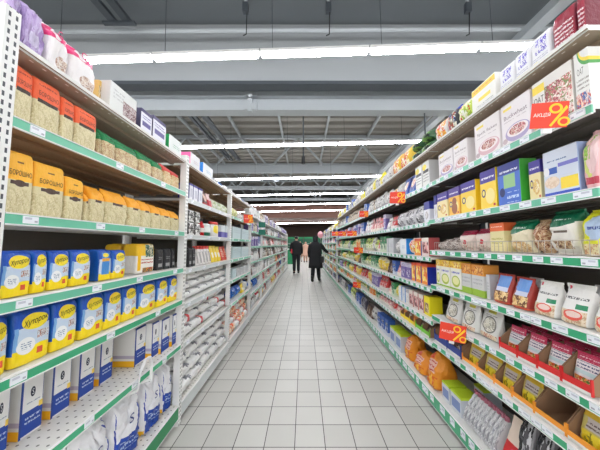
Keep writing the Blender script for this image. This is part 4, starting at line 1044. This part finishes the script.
for k, (py) in enumerate((223.5, 231, )):
    zc = F*XL/(304-256.0)
    o = link('shelf_flag', boxmesh('shelf_flag', -.07, .07, 0, .004, 0, .11), MAT['flag']); o.location = (-XL+.12, zc, CH+(HY-py-4)/F*zc); 
    tag(o, ('upper' if k == 0 else 'lower')+' dark green flag on the left shelving past the pale blue cartons', 'sign')

# ------------------------------------------------------------------ people
def skin_fig(name, joints, edges, mat, parent=None, sub=2, root=0):
    me = D.meshes.new(name)
    me.from_pydata([j[:3] for j in joints], edges, [])
    o = D.objects.new(name, me); COL.objects.link(o); me.materials.append(mat)
    if parent: o.parent = parent
    sk = o.modifiers.new('skin', 'SKIN'); sk.use_smooth_shade = True
    if not me.skin_vertices: 
        bm = bmesh.new(); bm.from_mesh(me); bm.verts.layers.skin.verify(); bm.to_mesh(me); bm.free()
    for i, j in enumerate(joints):
        sv = me.skin_vertices[0].data[i]; r = j[3]; sv.radius = (r, r) if not isinstance(r, tuple) else r
        sv.use_root = (i == root)
    s = o.modifiers.new('sub', 'SUBSURF'); s.levels = sub; s.render_levels = sub
    return o
SKINM = plain('skin_tone', (206,160,134), .6)
BLACK = plain('black_cloth', (22,24,28), .8, 0, .2, 20)
NAVY = plain('dark_trouser_cloth', (26,28,36), .85, 0, .2, 20)
HAIR = plain('dark_hair', (30,26,24), .6)
LEATHER = plain('black_leather', (18,18,20), .35)
def person(loc, rz, H, label, pose, coat, legs, hairm, longcoat=False, hood=False, scale=1.0):
    """figure facing local +y"""
    e_body = None
    k = H/1.75
    J = []; E = []
    def add(p, r, par=None):
        J.append((p[0]*k, p[1]*k, p[2]*k, (r[0]*k, r[1]*k) if isinstance(r, tuple) else r*k)); 
        if par is not None: E.append((par, len(J)-1))
        return len(J)-1
    pel = add((0, 0, .95), (.15, .11)); ab = add((0, .0, 1.12), (.14, .10), pel); ch = add((0, .0, 1.32), (.17, .115), ab); nk = add((0, 0, 1.47), .065, ch)
    nk2 = add((0, .01, 1.53), .052, nk); hd = add((0, .025, 1.62), (.078, .092), nk2); tp = add((0, .015, 1.70), (.066, .075), hd)
    feet = []
    for sx in (-1, 1):
        hip = add((sx*.09, 0, .90), .095, pel)
        kn = add((sx*.095+pose.get('kx', 0)*sx, .03 if sx*pose['step'] >= 0 else -.02, .50), .062, hip)
        fy = pose['step']*sx
        an = add((sx*.095, fy, .10), .045, kn); ft = add((sx*.10, fy+.05, .045), .042, an); to = add((sx*.105, fy+.15, .035), .034, ft)
        feet.append((sx*.1, fy))
    for sx, arm in ((-1, pose['la']), (1, pose['ra'])):
        sh = add((sx*.18, 0, 1.41), .062, ch); el = add(arm[0], .045, sh); wr = add(arm[1], .032, el); pa = add(arm[2], (.034, .022), wr)
        d = Vector(arm[2])-Vector(arm[1]); d.normalize()
        sd = d.cross(Vector((0, 1, .3))); sd.normalize()
        for q, (o_, l_) in enumerate(((-.028, .07), (-.01, .085), (.01, .08), (.027, .065))):
            b1 = Vector(arm[2])+sd*o_+d*.03
            f1 = add(b1, .010, pa); f2 = add(b1+d*l_*.55, .009, f1); add(b1+d*l_+Vector((0, .012, -.008)), .007, f2)
        t1 = add(Vector(arm[2])-sd*.04+d*.005, .011, pa); add(Vector(arm[2])-sd*.055+d*.045, .009, t1)
    bo = skin_fig('person', J, E, SKINM)
    bo.location = loc; bo.rotation_euler = (0, 0, rz)
    tag(bo, label, 'person')
    # clothes: torso and sleeves, trousers, shoes
    def chain(nm, pts, m):
        return skin_fig(nm, [(p[0]*k, p[1]*k, p[2]*k, (p[3][0]*k, p[3][1]*k) if isinstance(p[3], tuple) else p[3]*k) for p in pts], [(i, i+1) for i in range(len(pts)-1)], m, bo)
    low = .52 if longcoat else .84
    sec = sect_super(24, 2.4)
    lv = [(low, .27 if longcoat else .22, .21 if longcoat else .16), (.9, .235, .17), (1.08, .215, .15), (1.25, .235, .16), (1.38, .23, .15), (1.45, .17, .125), (1.51, .095, .09)]
    me = ring_body('coat', sec, [(z*k, a*k, b*k) for z, a, b in smooth_levels(lv, 3)], .012, 3)
    me.materials.append(coat); c = D.objects.new('coat', me); COL.objects.link(c); c.parent = bo
    for sx, arm in ((-1, pose['la']), (1, pose['ra'])):
        chain('sleeve', [(sx*.13, 0, 1.40, .095), (sx*.20, 0, 1.37, .09), (*arm[0], .068), (*(Vector(arm[1])*.92+Vector(arm[0])*.08), .046)], coat)
    for sx in (-1, 1):
        fy = pose['step']*sx
        chain('trouser_leg', [(sx*.09, 0, .92, .12), (sx*.095, .03 if fy >= 0 else -.02, .50, .088), (sx*.095, fy, .09, .07)], legs)
        chain('boot' if longcoat else 'shoe', [(sx*.095, fy-.015, .26 if longcoat else .11, .062), (sx*.097, fy-.01, .062, .058), (sx*.102, fy+.07, .055, .056), (sx*.107, fy+.20, .05, .048)], LEATHER)
    # hair / hood, ears, nose, eyes
    if hood:
        chain('hood', [(0, -.03, 1.44, .10), (0, -.025, 1.56, .102), (0, -.015, 1.65, .118), (0, -.012, 1.72, .10)], coat)
    else:
        chain('hair', [(0, -.035, 1.57, .07), (0, -.02, 1.65, .09), (0, .0, 1.715, .082)], hairm)
        for sx in (-1, 1): chain('ear', [(sx*.082, .01, 1.60, .014), (sx*.086, .0, 1.635, .017)], SKINM)
    chain('nose', [(0, .115, 1.635, .011), (0, .13, 1.60, .015)], SKINM)
    for sx in (-1, 1): chain('eye', [(sx*.032, .104, 1.642, .011), (sx*.032, .106, 1.643, .011)], hairm)
    chain('mouth', [(-.022, .108, 1.562, .007), (0, .112, 1.56, .008), (.022, .108, 1.562, .007)], plain('lip', (170,100,92), .5))
    return bo
relaxed = ((.25, -.03, 1.12), (.26, .06, .88), (.255, .10, .82))
def mir(a): return tuple((-p[0], p[1], p[2]) for p in a)
man = person((-.37, 12.0, 0), .05, 1.84, 'person in a black jacket and dark trousers standing with back turned', {'step': .06, 'la': ((-.27, .02, 1.13), (-.27, .16, 1.0), (-.25, .22, .98)), 'ra': relaxed}, BLACK, NAVY, HAIR)
bm = bmesh.new(); bm_box(bm, -.27, -.20, -.13, -.08, .98, 1.18)
link('red_strap', fin(bm, 'red_strap'), plain('red_fabric', (190,40,60), .7), man)
wom = person((.44, 9.35, 0), -.25, 1.76, 'person in a long black hooded coat reaching a hand to the right shelves', {'step': .16, 'la': mir(relaxed), 'ra': ((.34, .06, 1.18), (.47, .12, 1.07), (.53, .14, 1.05))}, BLACK, BLACK, HAIR, True, True)
bm = bmesh.new(); bm_box(bm, .20, .32, -.16, .06, .72, .96); bmesh.ops.bevel(bm, geom=bm.edges[:], offset=.02, segments=2, affect='EDGES')
link('shoulder_bag', fin(bm, 'shoulder_bag'), LEATHER, wom)
PINK = plain('beige_pink_cloth', (214,170,150), .8, 0, .15, 12); PALE = plain('pale_cloth', (214,206,204), .8)
person((.12, 19.6, 0), PI, 1.66, 'person in a beige-pink outfit facing down the aisle from its far end', {'step': .05, 'la': mir(relaxed), 'ra': relaxed}, PINK, PINK, HAIR, True)
person((-.30, 20.2, 0), PI, 1.52, 'person in pale clothes beside the beige-pink shopper at the far end', {'step': .03, 'la': mir(relaxed), 'ra': relaxed}, PALE, PALE, HAIR)

# ------------------------------------------------------------------ far end of the store
bm = bmesh.new(); n = 16
me = ring_body('paper_lantern', sect_super(24, 2), [(.02,.06,.06),(.08,.12,.12),(.18,.17,.17),(.28,.19,.19),(.38,.17,.17),(.48,.12,.12),(.54,.05,.05)])
o = link('balloon', me, plain('pink_balloon', (240,170,180), .4)); o.location = (.88, 13.2, 1.72); o.scale = (.8, .8, .72)
bm = bmesh.new(); bm_bar(bm, (0, 0, .03), (.12, .1, -.55), .004, 5); link('trailing_cord', fin(bm, 'trailing_cord'), MAT['whiteplastic'], o); tag(o, 'round pale pink balloon at the far end of the right shelving', 'balloon')  # tie string trails below; the balloon floats free and hangs from nothing
GRN = plain('store_green', (16,120,74), .6); DGRN = plain('deep_green', (20,84,60), .6)
def cooler(x, y, w, h, d, label, m, sh=True):
    e = empty('display_cooler', (x, y, 0)); tag(e, label, 'display cooler')
    bm = bmesh.new(); bm_box(bm, -w/2, w/2, .06, d, 0, h); bm_box(bm, -w/2, w/2, -.1, .06, 0, .45); link('cabinet', fin(bm, 'cabinet'), m, e)
    bm = bmesh.new(); bm_box(bm, -w/2, w/2, -.05, .06, h-.3, h); link('header_panel', fin(bm, 'header_panel'), GRN, e)
    for k in range(3):
        bm = bmesh.new(); bm_box(bm, -w/2+.03, w/2-.03, -.06, .055, .65+k*.42, .68+k*.42); link('shelf', fin(bm, 'shelf'), MAT['shelf'], e)
    return e
for k in range(6):
    cooler(-6.3+k*2.5, 36, 2.4, 2.5, .9, f"dark green wall cooler by the far wall, {ORD[k]} from the left", DGRN)
e = tag(link('crate_cabinet', boxmesh('crate_cabinet', -.45, .45, -.3, .3, 0, 1.05, bevel=.02), GRN), 'bright green waist-high cabinet past the end of the left shelving', 'cabinet')
e.location = (-1.05, 18.0, .0)
bm = bmesh.new(); bm_box(bm, -.47, .47, -.32, .32, 1.052, 1.09); link('lid', fin(bm, 'lid'), MAT['whiteplastic'], e)
for i, (x, lab) in enumerate(((-XL-.26, 'white end panel closing the far end of the left shelving'), (XR+.26, 'white end panel closing the far end of the right shelving'))):
    yy = (LY if i == 0 else RY)[11]
    o = link('end_panel', boxmesh('end_panel', -.27, .27, .02, .05, 0, 2.02), MAT['post']); o.location = (x, yy, 0); tag(o, lab, 'panel')

# ------------------------------------------------------------------ world and view
wd = D.worlds.new('world'); S.world = wd; wd.use_nodes = True
wd.node_tree.nodes['Background'].inputs[0].default_value = (1, .99, .97, 1); wd.node_tree.nodes['Background'].inputs[1].default_value = 2.2
S.view_settings.view_transform = 'Standard'; S.view_settings.look = 'None'; S.view_settings.gamma = 1.0
S.view_settings.use_curve_mapping = False; S.view_settings.exposure = 0.0
S.cycles.max_bounces = 8; S.cycles.diffuse_bounces = 5
